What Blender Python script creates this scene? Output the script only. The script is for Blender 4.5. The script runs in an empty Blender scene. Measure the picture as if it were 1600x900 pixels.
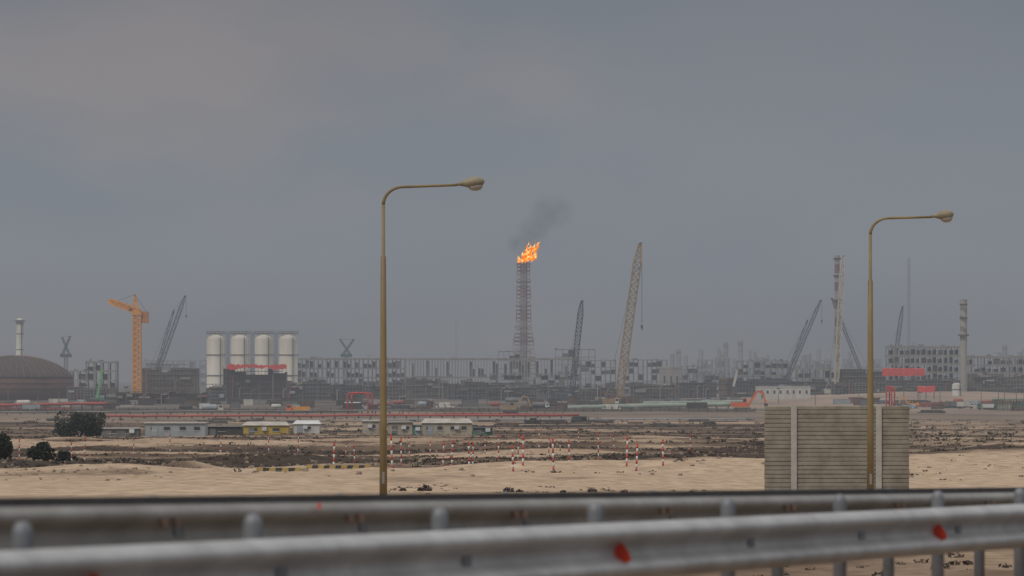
import bpy, math, random
from mathutils import Vector, noise
random.seed(7)
R=random.random
def U(a,b): return a+(b-a)*random.random()
SC=bpy.context.scene; COL=SC.collection
F=6000.0; HY=590.0; CZ=14.0
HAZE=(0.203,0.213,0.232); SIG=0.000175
# ------------------------------------------------------------ ground shape
TB=[(-100,-4.4),(120,-4.5),(149,-4.6),(200,-5.0),(300,-6.2),(450,-7.6),(700,-10.3),(900,-12.0),(1200,-13.2),(1600,-14.0),(60000,-14.0)]
def interp(T_,Y):
    for (a,za),(b,zb) in zip(T_,T_[1:]):
        if Y<=b: return za+(zb-za)*(Y-a)/(b-a)
    return T_[-1][1]
def base(Y): return interp(TB,Y)
AM=[(-100,.03),(100,.06),(150,.16),(190,.32),(230,.55),(300,.65),(420,.65),(600,.3),(900,.3),(2000,.4),(4000,.3),(60000,0)]
def amp(Y): return interp(AM,Y)
def wx(x,Y): return (x-800)/F*Y
def wz(y,Y): return CZ+(HY-y)/F*Y
MOUND=[(290,215,.6,1.6,5),(560,190,.42,6,8),(860,200,.34,6,9),(1080,205,.4,5,10),(150,200,.35,5,10),(700,176,.28,7,7),
       (1290,163,-.28,7,14),(1500,230,.5,7,9),(1560,300,.6,9,12),(420,260,.5,6,5),(350,175,.35,5,6),(960,182,.25,3,6),(1480,2300,2.5,60,160),(1330,2500,2,70,160),(1580,2000,2,40,120),(1540,2500,4,90,120)]
MOUND=[(wx(a,b),b,c,d,e) for a,b,c,d,e in MOUND]
def plain(X,Y):
    z=base(Y); a=amp(Y)
    if a>0:
        n=noise.noise(Vector((X/26,Y/20,0)))*.9+noise.noise(Vector((X/7,Y/8,3)))*.45
        n+= (1-abs(noise.noise(Vector((X/60+5,Y/17,9))))*3)*.5*(1 if 200<Y<520 else .2)
        if Y<700: n+=noise.noise(Vector((X/1.6,Y/2.2,5)))*.16
        z+=a*n
    for mx,my,h,rx,ry in MOUND:
        q=((X-mx)/rx)**2+((Y-my)/ry)**2
        if q<9: z+=h*math.exp(-q)
    return z
def ground(X,Y):
    z=plain(X,Y)
    p=.4104*Y-.9119*X; t=.4104*X+.9119*Y
    if t<330:
        zr=-1.193-.0166*t
        if p>10.7: zr-=(p-10.7)*.42
        if p<-9: zr-=(-9-p)*.42
        if zr>z: z=zr
    return CZ+z
def Yg(y):
    lo,hi=60,60000
    for _ in range(50):
        m=math.sqrt(lo*hi)
        if HY-base(m)/m*F>y: lo=m
        else: hi=m
    return lo
# ------------------------------------------------------------ materials
def haze_group():  # distance haze painted on: glowing haze colour mixed into the surface shader
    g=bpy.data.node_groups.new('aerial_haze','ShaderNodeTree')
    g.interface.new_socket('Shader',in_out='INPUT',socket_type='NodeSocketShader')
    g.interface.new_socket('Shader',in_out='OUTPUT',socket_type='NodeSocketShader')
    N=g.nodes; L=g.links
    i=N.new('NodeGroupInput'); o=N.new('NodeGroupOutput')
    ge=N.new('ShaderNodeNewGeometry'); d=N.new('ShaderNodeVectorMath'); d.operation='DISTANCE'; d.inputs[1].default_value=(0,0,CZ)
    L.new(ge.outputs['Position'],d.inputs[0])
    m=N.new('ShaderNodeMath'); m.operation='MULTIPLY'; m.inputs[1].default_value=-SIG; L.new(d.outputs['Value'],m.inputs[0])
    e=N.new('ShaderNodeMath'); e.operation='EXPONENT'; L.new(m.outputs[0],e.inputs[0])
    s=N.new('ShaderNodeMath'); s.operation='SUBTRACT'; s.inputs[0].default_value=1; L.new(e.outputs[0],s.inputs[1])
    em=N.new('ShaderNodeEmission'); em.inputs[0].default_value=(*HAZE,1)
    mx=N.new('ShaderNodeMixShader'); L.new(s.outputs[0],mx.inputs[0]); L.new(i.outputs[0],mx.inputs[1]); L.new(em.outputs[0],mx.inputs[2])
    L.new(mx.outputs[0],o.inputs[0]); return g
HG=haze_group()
def newmat(name):
    m=bpy.data.materials.new(name); m.use_nodes=True; m.node_tree.nodes.clear()
    try: m.cycles.emission_sampling='NONE'
    except Exception: pass
    return m
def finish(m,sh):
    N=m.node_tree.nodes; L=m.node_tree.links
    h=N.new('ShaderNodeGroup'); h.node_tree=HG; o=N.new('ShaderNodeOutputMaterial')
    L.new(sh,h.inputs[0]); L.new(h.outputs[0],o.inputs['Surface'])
MC={}
def mat(name,c,var=.22,scale=.5,rough=.8,metal=0.0,streak=False,dirt=0.0):
    if name in MC: return MC[name]
    m=newmat(name); N=m.node_tree.nodes; L=m.node_tree.links
    b=N.new('ShaderNodeBsdfPrincipled'); b.inputs['Roughness'].default_value=rough; b.inputs['Metallic'].default_value=metal
    g=N.new('ShaderNodeNewGeometry'); mp=N.new('ShaderNodeVectorMath'); mp.operation='MULTIPLY'
    mp.inputs[1].default_value=(1,1,.25) if streak else (1,1,1)
    L.new(g.outputs['Position'],mp.inputs[0])
    n=N.new('ShaderNodeTexNoise'); n.inputs['Scale'].default_value=scale; n.inputs['Detail'].default_value=5; n.inputs['Roughness'].default_value=.65
    L.new(mp.outputs[0],n.inputs['Vector'])
    r=N.new('ShaderNodeValToRGB'); r.color_ramp.elements[0].position=.3; r.color_ramp.elements[1].position=.7
    r.color_ramp.elements[0].color=tuple(max(0,x*(1-var)*(1-dirt*k)) for x,k in zip(c,(.3,.6,1)))+(1,)
    r.color_ramp.elements[1].color=tuple(min(1,x*(1+var)) for x in c)+(1,)
    L.new(n.outputs['Fac'],r.inputs[0]); L.new(r.outputs[0],b.inputs['Base Color'])
    finish(m,b.outputs[0]); MC[name]=m; return m
# ------------------------------------------------------------ mesh builder
class MB:
    def __init__(s): s.v=[]; s.f=[]; s.mi=[]; s.k=0
    def add(s,vs,fs,k=None):
        o=len(s.v); s.v+= [tuple(v) for v in vs]; s.f+=[tuple(i+o for i in f) for f in fs]; s.mi+=[s.k if k is None else k]*len(fs)
    def box(s,x0,x1,y0,y1,z0,z1,k=None):
        s.add([(x0,y0,z0),(x1,y0,z0),(x1,y1,z0),(x0,y1,z0),(x0,y0,z1),(x1,y0,z1),(x1,y1,z1),(x0,y1,z1)],
              [(0,3,2,1),(4,5,6,7),(0,1,5,4),(1,2,6,5),(2,3,7,6),(3,0,4,7)],k)
    def bar(s,p,q,w,h=None,k=None):
        p=Vector(p); q=Vector(q); h=h or w; d=q-p
        if d.length<1e-6: return
        d.normalize(); up=Vector((0,1,0)) if abs(d.y)<.9 else Vector((0,0,1))
        a=d.cross(up).normalized(); b=d.cross(a).normalized(); a=a*w/2; b=b*h/2
        vs=[p-a-b,p+a-b,p+a+b,p-a+b,q-a-b,q+a-b,q+a+b,q-a+b]
        s.add(vs,[(0,3,2,1),(4,5,6,7),(0,1,5,4),(1,2,6,5),(2,3,7,6),(3,0,4,7)],k)
    def path(s,pts,rad,n=10,k=None,sq=1.0):
        pts=[Vector(p) for p in pts]; vs=[]; fs=[]
        for i,p in enumerate(pts):
            d=(pts[min(i+1,len(pts)-1)]-pts[max(i-1,0)]).normalized()
            up=Vector((0,1,0)) if abs(d.y)<.95 else Vector((0,0,1))
            a=d.cross(up).normalized(); b=d.cross(a).normalized()
            r=rad[i] if hasattr(rad,'__len__') else rad
            for j in range(n):
                t=2*math.pi*j/n; vs.append(p+a*math.cos(t)*r+b*math.sin(t)*r*sq)
        for i in range(len(pts)-1):
            for j in range(n):
                fs.append((i*n+j,i*n+(j+1)%n,(i+1)*n+(j+1)%n,(i+1)*n+j))
        fs.append(tuple(range(n-1,-1,-1))); fs.append(tuple((len(pts)-1)*n+j for j in range(n)))
        s.add(vs,fs,k)
    def lathe(s,prof,c=(0,0,0),n=20,k=None):
        vs=[];fs=[]
        for r,z in prof:
            for j in range(n):
                t=2*math.pi*j/n; vs.append((c[0]+r*math.cos(t),c[1]+r*math.sin(t),c[2]+z))
        for i in range(len(prof)-1):
            for j in range(n): fs.append((i*n+j,i*n+(j+1)%n,(i+1)*n+(j+1)%n,(i+1)*n+j))
        fs.append(tuple(range(n-1,-1,-1))); fs.append(tuple((len(prof)-1)*n+j for j in range(n)))
        s.add(vs,fs,k)
    def lattice(s,p,q,w0,w1,n,ch,br,k=None,mid=None,alt=None):
        p=Vector(p);q=Vector(q);d=(q-p).normalized();a=d.cross(Vector((0,1,0))).normalized();b=Vector((0,1,0)) if abs(d.y)<.9 else Vector((1,0,0))
        def W(t):
            if mid:
                if t<.12: return w0+(mid-w0)*t/.12
                if t>.88: return mid+(w1-mid)*(t-.88)/.12
                return mid
            return w0+(w1-w0)*t
        def C(t):
            w=W(t)/2; c=p+(q-p)*t
            return [c-a*w-b*w,c+a*w-b*w,c+a*w+b*w,c-a*w+b*w]
        pr=C(0)
        for i in range(n):
            kk=k if alt is None else alt(i)
            nx=C((i+1)/n)
            for j in range(4):
                s.bar(pr[j],nx[j],ch,k=kk); j2=(j+1)%4
                if (i+j)%2: s.bar(pr[j],nx[j2],br,k=kk)
                else: s.bar(pr[j2],nx[j],br,k=kk)
                s.bar(nx[j],nx[j2],br,k=kk)
            pr=nx
    def build(s,name,m,parent=None,smooth=False):
        me=bpy.data.meshes.new(name); me.from_pydata(s.v,[],s.f)
        ms=m if isinstance(m,(list,tuple)) else [m]
        for x in ms: me.materials.append(x)
        if len(ms)>1: me.polygons.foreach_set('material_index',s.mi)
        if smooth: me.polygons.foreach_set('use_smooth',[len(f)<=4 for f in s.f])
        me.update(); o=bpy.data.objects.new(name,me); COL.objects.link(o)
        if parent: o.parent=parent
        return o
def tag(o,label,cat,group=None,kind=None):
    if label: o['label']=label
    if cat: o['category']=cat
    if group: o['group']=group
    if kind: o['kind']=kind
    return o
class T:
    def __init__(s,name,label,cat,x,Y,group=None,z=None):
        s.Y=Y; s.X=wx(x,Y); s.m=Y/F; s.Z=ground(s.X,Y) if z is None else z
        s.o=bpy.data.objects.new(name,None); COL.objects.link(s.o); s.o.location=(s.X,Y,s.Z); s.o.empty_display_size=.5
        tag(s.o,label,cat,group)
    def p(s,x,y,dy=0):
        return Vector((wx(x,s.Y)-s.X,dy,wz(y,s.Y)-s.Z))
    def px(s,x): return wx(x,s.Y)-s.X
    def pz(s,y): return wz(y,s.Y)-s.Z
    def add(s,name,mb,m,parent=None,smooth=False): return mb.build(name,m,parent or s.o,smooth)
def copy_tree(o,parent=None):
    c=o.copy(); COL.objects.link(c)
    if parent: c.parent=parent
    for ch in list(o.children): copy_tree(ch,c)
    return c
# ------------------------------------------------------------ material set
conc=mat('precast_concrete',(.215,.195,.175),.35,.12,.9,streak=True)
concl=mat('pale_concrete',(.29,.27,.245),.3,.12,.9,streak=True)
concd=mat('dark_concrete',(.10,.09,.082),.35,.2,.9)
steel=mat('grey_steel',(.13,.13,.13),.3,.3,.6)
steeld=mat('dark_steel',(.05,.047,.045),.35,.3,.7)
steelg=mat('green_grey_steel',(.15,.175,.15),.25,.3,.7)
brown=mat('brown_scaffold_boards',(.10,.072,.055),.5,.25,.9)
brownd=mat('dark_brown_shade',(.045,.036,.032),.45,.2,.95)
rust=mat('rusty_primer',(.10,.045,.034),.25,.12,.85,streak=True)
white=mat('weathered_white_paint',(.50,.485,.45),.2,.3,.6,streak=True,dirt=.2)
whitel=mat('clean_white_sheet',(.54,.54,.53),.15,.4,.6)
cream=mat('cream_cabin_wall',(.36,.32,.255),.2,.5,.7,dirt=.3)
bluew=mat('blue_white_sheet',(.27,.30,.325),.2,.4,.6)
cabr=mat('dusty_cabin_roof',(.39,.37,.34),.25,.5,.8,dirt=.3)
glassd=mat('dark_window_glass',(.04,.045,.05),.3,.4,.3)
orange=mat('orange_crane_paint',(.66,.27,.03),.18,.3,.6)
orr=mat('orange_red_paint',(.58,.12,.035),.2,.5,.6)
red=mat('red_paint',(.50,.04,.025),.2,.4,.6)
redp=mat('red_pipe_paint',(.33,.065,.05),.25,.1,.7)
redl=mat('faded_red_paint',(.25,.07,.055),.25,.2,.7)
yel=mat('yellow_paint',(.46,.31,.06),.3,.4,.65)
yeld=mat('tan_crane_paint',(.28,.185,.09),.2,.3,.6)
blued=mat('dark_blue_crane_paint',(.04,.055,.08),.25,.3,.6)
green=mat('green_paint',(.07,.17,.12),.25,.4,.6)
greenl=mat('pale_green_pipe_coating',(.24,.29,.235),.2,.1,.6)
blk=mat('black_rubber',(.02,.02,.02),.2,2,.8)
wire=mat('dark_cable',(.03,.03,.03),.1,1,.6)
galv=mat('galvanised_steel',(.37,.37,.37),.28,2.0,.5,.25)
galvd=mat('dull_galvanised_steel',(.245,.24,.23),.3,1.4,.6,.15,dirt=.12)
galvt=mat('dark_top_edge',(.045,.043,.043),.3,4,.7)
postm=mat('grey_post_steel',(.165,.175,.19),.2,5,.5,.2)
refl=mat('red_reflector_plastic',(.62,.05,.018),.3,20,.35)
rustm=mat('rust_stain',(.12,.08,.06),.4,9,.9)
lampp=mat('ochre_lamp_pole_paint',(.205,.155,.07),.25,1.2,.55,streak=True,dirt=.3)
lamph=mat('dusty_lamp_housing',(.22,.185,.12),.25,4,.6)
lensm=mat('milky_lamp_lens',(.30,.28,.24),.15,5,.25)
redm=mat('red_marker_paint',(.40,.055,.04),.3,6,.7)
whm=mat('white_marker_paint',(.56,.54,.50),.2,6,.7)
ylm=mat('yellow_marker_paint',(.34,.24,.07),.3,5,.8)
bkm=mat('black_marker_paint',(.04,.036,.032),.2,5,.8)
slatm=mat('weathered_beige_slat',(.225,.205,.17),.24,1.4,.85,dirt=.15)
slatp=mat('pale_screen_post',(.34,.335,.31),.15,3,.7)
asph=mat('asphalt',(.05,.05,.05),.2,8,.9)
whline=mat('road_paint',(.7,.7,.68),.1,5,.8)
# ------------------------------------------------------------ ground sheet
def lerp3(a,b,t):
    t=max(0,min(1,t)); return tuple(a[i]+(b[i]-a[i])*t for i in range(3))
SAND=(.465,.352,.25); SANDD=(.33,.24,.168); BRN=(.145,.102,.072); DRK=(.052,.039,.031); PINK=(.38,.285,.22); GREY=(.125,.113,.102)
def sm(a,b,x):
    t=max(0,min(1,(x-a)/(b-a))); return t*t*(3-2*t)
def darkness(X,Y,xp):
    n1=noise.noise(Vector((X/9,Y/13,1)))+.5*noise.noise(Vector((X/3,Y/5,7)))
    n2=noise.noise(Vector((X/35,Y/30,4)))
    rowb=noise.noise(Vector((X/120,Y/(6+Y*.014),12)))
    right=sm(930,1230,xp); left=sm(360,160,xp)
    dz=sm(198,228,Y+n2*30+26*left-14*right)*(1-sm(500,720,Y)*.3)
    return dz*(.70+.30*n1+1.9*rowb-.28*right*sm(330,210,Y)), n1,n2,rowb
def gcol(X,Y):
    if Y<5: return SANDD
    xp=800+X/Y*F
    if Y<1100:
        d,n1,n2,rowb=darkness(X,Y,xp); n3=noise.noise(Vector((X/2,Y/3.,2)))
        d=max(d, sm(.38,.7,n1)*.3)
        c=lerp3(SAND,SANDD,.15+.6*n2+.35*n3+.4*sm(230,330,Y))
        c=lerp3(c,BRN,sm(.15,.5,d)); c=lerp3(c,DRK,sm(.5,.95,d)*.9)
        if xp>1380: c=lerp3(c,SAND,.5*sm(.0,.4,n2+rowb))
        if Y<140: c=lerp3(SANDD,BRN,.4+n1)
        return c
    r=sm(1000,1250,xp+noise.noise(Vector((X/35,Y/30,4)))*80)
    m=noise.noise(Vector((X/60,Y/160,1)))+.5*noise.noise(Vector((X/15,Y/50,7)))
    c=lerp3(GREY,PINK,.12+.5*m+.8*r*sm(1400,1900,Y)+.2*sm(1700,1100,Y))
    if Y<1600: c=lerp3(c,SANDD,.35)
    c=lerp3(c,DRK,sm(.0,.35,noise.noise(Vector((X/60,Y/50,17))))*.65*(1-.5*r))
    if Y>6000: c=lerp3(c,GREY,.7)
    return c
rows=[]; y=-60.
while y<120: rows.append(y); y+=2.5
while y<1500: rows.append(y); y*=1.0062
while y<40000: rows.append(y); y*=1.03
NC=420; V=[];CC=[]
for Yr in rows:
    hw=45+.185*max(Yr,0)
    for j in range(NC+1):
        X=(j/NC*2-1)*hw; V.append((X,Yr,ground(X,Yr))); CC.append(gcol(X,Yr))
FC=[(i*(NC+1)+j,i*(NC+1)+j+1,(i+1)*(NC+1)+j+1,(i+1)*(NC+1)+j) for i in range(len(rows)-1) for j in range(NC)]
me=bpy.data.meshes.new('ground'); me.from_pydata(V,[],FC)
at=me.color_attributes.new('tone','FLOAT_COLOR','POINT')
at.data.foreach_set('color',[k for c in CC for k in (max(.01,c[0]),max(.01,c[1]),max(.01,c[2]),1)])
me.polygons.foreach_set('use_smooth',[True]*len(FC))
m=newmat('desert_sand'); N=m.node_tree.nodes; L=m.node_tree.links
b=N.new('ShaderNodeBsdfPrincipled'); b.inputs['Roughness'].default_value=1; b.inputs['Specular IOR Level'].default_value=.1
a=N.new('ShaderNodeAttribute'); a.attribute_name='tone'
g=N.new('ShaderNodeNewGeometry'); n=N.new('ShaderNodeTexNoise'); n.inputs['Scale'].default_value=1.1; n.inputs['Detail'].default_value=8; n.inputs['Roughness'].default_value=.7
L.new(g.outputs['Position'],n.inputs['Vector'])
r=N.new('ShaderNodeValToRGB'); r.color_ramp.elements[0].position=.33; r.color_ramp.elements[0].color=(.6,.57,.54,1); r.color_ramp.elements[1].position=.62; r.color_ramp.elements[1].color=(1.12,1.12,1.12,1)
L.new(n.outputs['Fac'],r.inputs[0])
mm=N.new('ShaderNodeMixRGB'); mm.blend_type='MULTIPLY'; mm.inputs[0].default_value=1; L.new(a.outputs['Color'],mm.inputs[1]); L.new(r.outputs[0],mm.inputs[2])
L.new(mm.outputs[0],b.inputs['Base Color'])
bp=N.new('ShaderNodeBump'); bp.inputs['Strength'].default_value=.5; bp.inputs['Distance'].default_value=.25; L.new(n.outputs['Fac'],bp.inputs['Height']); L.new(bp.outputs[0],b.inputs['Normal'])
finish(m,b.outputs[0]); me.materials.append(m)
go=bpy.data.objects.new('ground',me); COL.objects.link(go); go['kind']='structure'
# ------------------------------------------------------------ road + guardrails
DX,DY=.4104,.9119
def rail_pt(p,t,z): return Vector((-DY*p+DX*t, DX*p+DY*t, CZ+z))
def road_z(t): return -1.193-.0166*t
ts=list(range(-55,150,5))
def ribbon(name,p0,p1,dz,m_):
    mb=MB(); vs=[]
    for t in ts: vs+=[rail_pt(p0,t,road_z(t)+dz),rail_pt(p1,t,road_z(t)+dz)]
    mb.add(vs,[(i*2,i*2+2,i*2+3,i*2+1) for i in range(len(ts)-1)])
    o=mb.build(name,m_); o['kind']='structure'
ribbon('road',-7,6.6,.02,asph); ribbon('road_edge_line',6.0,6.15,.026,whline)
def wprof():
    pr=[]
    for i in range(25):
        z=-.155+.31*i/24; q=abs(z)
        d=.041-.041*math.cos(min(1,max(0,(q-.012)/.075))*math.pi) if q<.0975 else .082*math.cos(min(1,(q-.0975)/.0575)*math.pi/2*.9)
        pr.append((d,z))
    return pr
WP=wprof()
def Kp(p): return p*F/DY
def make_rail(label,p,ztop,posts_x,mbeam,mpost,extra_h,rp):
    o=bpy.data.objects.new('guardrail',None); COL.objects.link(o); o.location=rail_pt(p,20,road_z(20)); tag(o,label,'guardrail')
    off=Vector(o.location)
    def tt(Y): return (Y-DX*p)/DY
    mb=MB(); Yl=[11+i*1.0 for i in range(80)]; vs=[];fs=[]
    for Yv in Yl:
        t=tt(Yv); zc=ztop(Yv)-.155
        for d,z in WP: vs.append(rail_pt(p-d,t,zc+z)-off)
    n=len(WP)
    for i in range(len(Yl)-1):
        for j in range(n-1): fs.append((i*n+j,(i+1)*n+j,(i+1)*n+j+1,i*n+j+1))
    mb.add(vs,fs); mb.build('beam',mbeam,o,True)
    for x in posts_x:
        Yv=Kp(p+.14)/(3500-x)
        t=(Yv-DX*(p+.14))/DY; zt=ztop(Yv)+extra_h-off.z+CZ; zb=road_z(t)-.4-off.z+CZ
        c=rail_pt(p+.14,t,0)-off; mb=MB(); r=rp
        mb.lathe([(r,zb),(r,zt-.05),(r*.92,zt-.03),(r*.7,zt-.01),(r*.3,zt)],(c.x,c.y,0),16); mb.build('post',mpost,o,True)
        mb=MB(); zc=ztop(Yv)-.155-off.z+CZ
        q=rail_pt(p+.045,t,0)-off
        mb.bar((q.x-DX*.05,q.y-DY*.05,zc),(q.x+DX*.05,q.y+DY*.05,zc),.11,.2); mb.build('spacer_block',mpost,o)
    return o,off,tt
def zt1(Y): return -.925+.155-.0182*(Y-20.4)
px=[-820,-380,35,395,687,930,1137,1312,1465,1593,1704,1801,1886,1962]
o1,off1,tt1=make_rail('pale galvanised guardrail nearest the camera, red reflectors in its groove',7.89,zt1,px,galv,postm,.105,.043)
for x in (135,960,1458,1755):
    Yv=Kp(7.89)/(3500-x); t=tt1(Yv); zc=zt1(Yv)-.155; mb=MB()
    A=[(0.0,-.066),(.045,-.064),(.095,-.05),(.088,-.01),(.055,.035),(0.0,.072)]
    f1=[rail_pt(7.89-d,t,zc+z)-off1 for d,z in A]; f2=[rail_pt(7.89-d*.6,t+.04,zc+z)-off1 for d,z in A]
    mb.add(f1+f2,[(0,1,2,3,4,5),(11,10,9,8,7,6)]+[(i,i+6,(i+1)%6+6,(i+1)%6) for i in range(6)])
    mb.build('reflector',refl,o1)
def zt2(Y): return -.760-.0253*(Y-24.6)
px2=[-560,-130,240,531,790,1020,1215,1388,1530,1655,1760,1850]
o2,off2,tt2=make_rail('duller grey guardrail just behind the pale one, with a dark top edge',9.5,zt2,px2,galvd,postm,.035,.045)
mb=MB(); vs=[]
for i in range(80):
    Ya=11+i; t=tt2(Ya)
    for dp,dz in ((-.03,-.012),(.03,-.012),(.03,.03),(-.03,.03)): vs.append(rail_pt(9.5+dp,t,zt2(Ya)+dz)-off2)
mb.add(vs,[(i*4+j,(i+1)*4+j,(i+1)*4+(j+1)%4,i*4+(j+1)%4) for i in range(79) for j in range(4)])
mb.build('top_edge',galvt,o2)  # near-black strip laid along the rear rail's top
for x in px2[1:]:
    Yv=Kp(9.5)/(3500-x)
    for s in (-.06,.07):
        t=tt2(Yv)+s; mb=MB(); q=rail_pt(9.5-.088,t,zt2(Yv)-.1)-off2
        mb.bar(q-Vector((0,0,.022)),q+Vector((0,0,.022)),.045,.012); mb.build('bolt_plate',rustm,o2)
Yv=Kp(9.5)/(3500-473); q=rail_pt(9.4,tt2(Yv),zt2(Yv)-.03)-off2; mb=MB(); mb.bar(q-Vector((0,0,.016)),q+Vector((0,0,.016)),.016,.02); mb.build('reflector',refl,o2)
# ------------------------------------------------------------ street lamps
def street_lamp(label,x,Y,ytop,xh0,xh1,yh):
    t=T('street_lamp',label,'street lamp',x,Y,'tall ochre street lamps'); m=t.m
    H=t.pz(ytop); mb=MB()
    pts=[(0,0,-.1),(0,0,H*.25),(0,0,H*.5),(0,0,H*.77)]; rad=[.15,.135,.12,.105]
    pts+= [(0,0,H*.772),(0,0,H-.75)]; rad+=[.07,.066]
    mb.path([Vector(p) for p in pts],rad,14)
    t.add('pole',mb,lampp,smooth=True)
    mb=MB(); rr=.75; c=Vector((rr,0,H-.75)); P=[]
    for i in range(9):
        a=math.pi-i/8*math.pi/2*.96; P.append(c+Vector((math.cos(a)*rr,0,math.sin(a)*rr*.9)))
    e=t.p(xh0,yh+2); P+= [P[-1].lerp(e,.5),e]; mb.path(P,[.066-.0015*i for i in range(len(P))],12); t.add('arm',mb,lampp,smooth=True)
    h=e; w=t.px(xh1)-t.px(xh0)
    mb=MB(); prof=[(0,.07),(.12,.085),(.25,.13),(.42,.20),(.62,.235),(.82,.21),(.94,.14),(1,.04)]
    pp=[h+Vector((f*w,0,.03+f*w*.1)) for f,_ in prof]
    mb.path(pp,[r_*.92 for _,r_ in prof],14,sq=1.3); hd=t.add('lamp_head',mb,lamph,smooth=True)
    mb=MB(); prof=[(.42,.08),(.52,.16),(.7,.19),(.85,.16),(.94,.06)]
    mb.path([h+Vector((f*w,0,-.10+f*w*.08)) for f,_ in prof],[r_ for _,r_ in prof],12,sq=1.2); t.add('lens',mb,lensm,hd,True)
    mb=MB(); mb.box(-.25,.25,-.25,.25,-.2,.03); t.add('base_plate',mb,lampp)
    mb=MB(); mb.box(-.05,.05,-.165,-.12,.5,.95); t.add('access_door',mb,galvd)
street_lamp('tall ochre street lamp left of the flare, nearer and taller in view',599,147,289,714,757,287)
street_lamp('ochre street lamp on the right standing in front of the slatted screen',1360,160,338,1456,1490,337)
# ------------------------------------------------------------ slatted screen
t=T('slatted_screen','weathered beige slatted screen with two pale uprights beside the right street lamp','screen',1307,163.5); z1=t.pz(634)
for a,b_,dz in ((1195,1236,-.02),(1244,1368,0),(1377,1420,.0)):
    mb=MB(); nn=21; x0,x1=t.px(a),t.px(b_); vs=[]
    for i in range(nn):
        za=.0+(z1+dz)*i/nn; zb=.0+(z1+dz)*(i+1)/nn; h=zb-za; j=U(-.012,.012)
        pr=[(-.035,za+.004),(-.068+j,za+h*.14),(-.068+j,za+h*.84),(-.03,zb)]
        xs=x0-U(0,.03); xe=x1+U(0,.03)
        vs=[(xs,y_,z_) for y_,z_ in pr]+[(xs,.04,zb),(xs,.04,za)]+[(xe,y_,z_) for y_,z_ in pr]+[(xe,.04,zb),(xe,.04,za)]
        mb.add(vs,[(i2,i2+1,i2+7,i2+6) for i2 in range(5)]+[(5,0,6,11),(5,4,3,2,1,0),(6,7,8,9,10,11)])
    t.add('slat_panel',mb,slatm)
for a in (1240,1372.5):
    mb=MB(); x=t.px(a); mb.box(x-.125,x+.125,-.16,-.13,-.2,z1-.03); mb.box(x-.02,x+.02,-.13,.13,-.2,z1-.035); mb.box(x-.125,x+.125,.13,.16,-.2,z1-.03)
    t.add('upright',mb,slatp)
# ------------------------------------------------------------ marker posts
mposts=[(112,725),(132,724),(209,716),(266,712),(345,712),(420,712),(465,722),(521,740),(555,728),(613,738),(627,735),(692,734),(706,736),(733,735),(739,730),(779,726),(802,744),(809,728),(817,740),(857,722),(865,744),(890,730),(904,700),(935,728),(979,740),(994,742),(1036,740),(30,722),(1078,716),(640,718),(672,714),(758,716),(842,712),(875,716),(960,716),(540,716),(603,722)]
proto=None
for i,(x,yb) in enumerate(mposts):
    Y=Yg(yb); X=wx(x,Y); zg=ground(X,Y)
    if proto is None:
        proto=bpy.data.objects.new('marker_post',None); COL.objects.link(proto)
        mb=MB(); nb=7
        for k in range(nb): mb.lathe([(.052,k*.245+.02),(.052,(k+1)*.245+.02)],(0,0,0),10,k=k%2)
        mb.build('pole',[redm,whm],proto,True)
        mb=MB(); mb.lathe([(.056,1.735),(.056,1.765),(.03,1.79)],(0,0,0),10); mb.build('cap',redm,proto)
        mb=MB(); mb.lathe([(.13,-.15),(.13,.03),(.09,.08)],(0,0,0),10); mb.build('base',conc,proto); o=proto
    else: o=copy_tree(proto)
    thin=1 if x in (521,733,802,817,865,613,994,1036,706,979,890) else .78
    o.location=(X,Y,zg-.05); o.rotation_euler=(U(-.04,.04),U(-.05,.05),U(0,6)); s=U(.78,1.08); o.scale=(thin,thin,s)
    tag(o,'slim red and white banded marker post on the dark scrubland','marker post','red and white marker posts on the scrubland')
# yellow black kerb barriers
for (xa,xb,yb,lab) in ((400,470,741,'low yellow and black striped barrier, the left of the two'),(478,578,740,'low yellow and black striped barrier right beside the thick marker post')):
    Y=Yg(yb)-6; t=T('striped_barrier',lab,'barrier',(xa+xb)/2,Y); t.Z=max(ground(wx(q,Y),Y) for q in (xa,(xa+xb)/2,xb)); t.o.location.z=t.Z
    mb=MB(); n=int((xb-xa)/9); x0=t.px(xa); w=(t.px(xb)-x0)/n
    for k in range(n):
        mb.add([(x0+k*w,-.1,.0),(x0+k*w+w,-.1,.0),(x0+k*w+w,.1,.0),(x0+k*w,.1,.0),(x0+k*w+.05,-.08,.16),(x0+k*w+w+.05,-.08,.16),(x0+k*w+w+.05,.08,.16),(x0+k*w+.05,.08,.16)],[(4,5,6,7),(0,1,5,4),(2,3,7,6),(1,2,6,5),(3,0,4,7)],k%2)
    t.add('bar',mb,[ylm,bkm])
    for k in (0,n/2,n):
        mb=MB(); mb.box(x0+k*w-.12,x0+k*w+.12,-.2,.2,-.6,.02); t.add('foot',mb,conc)
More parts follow.
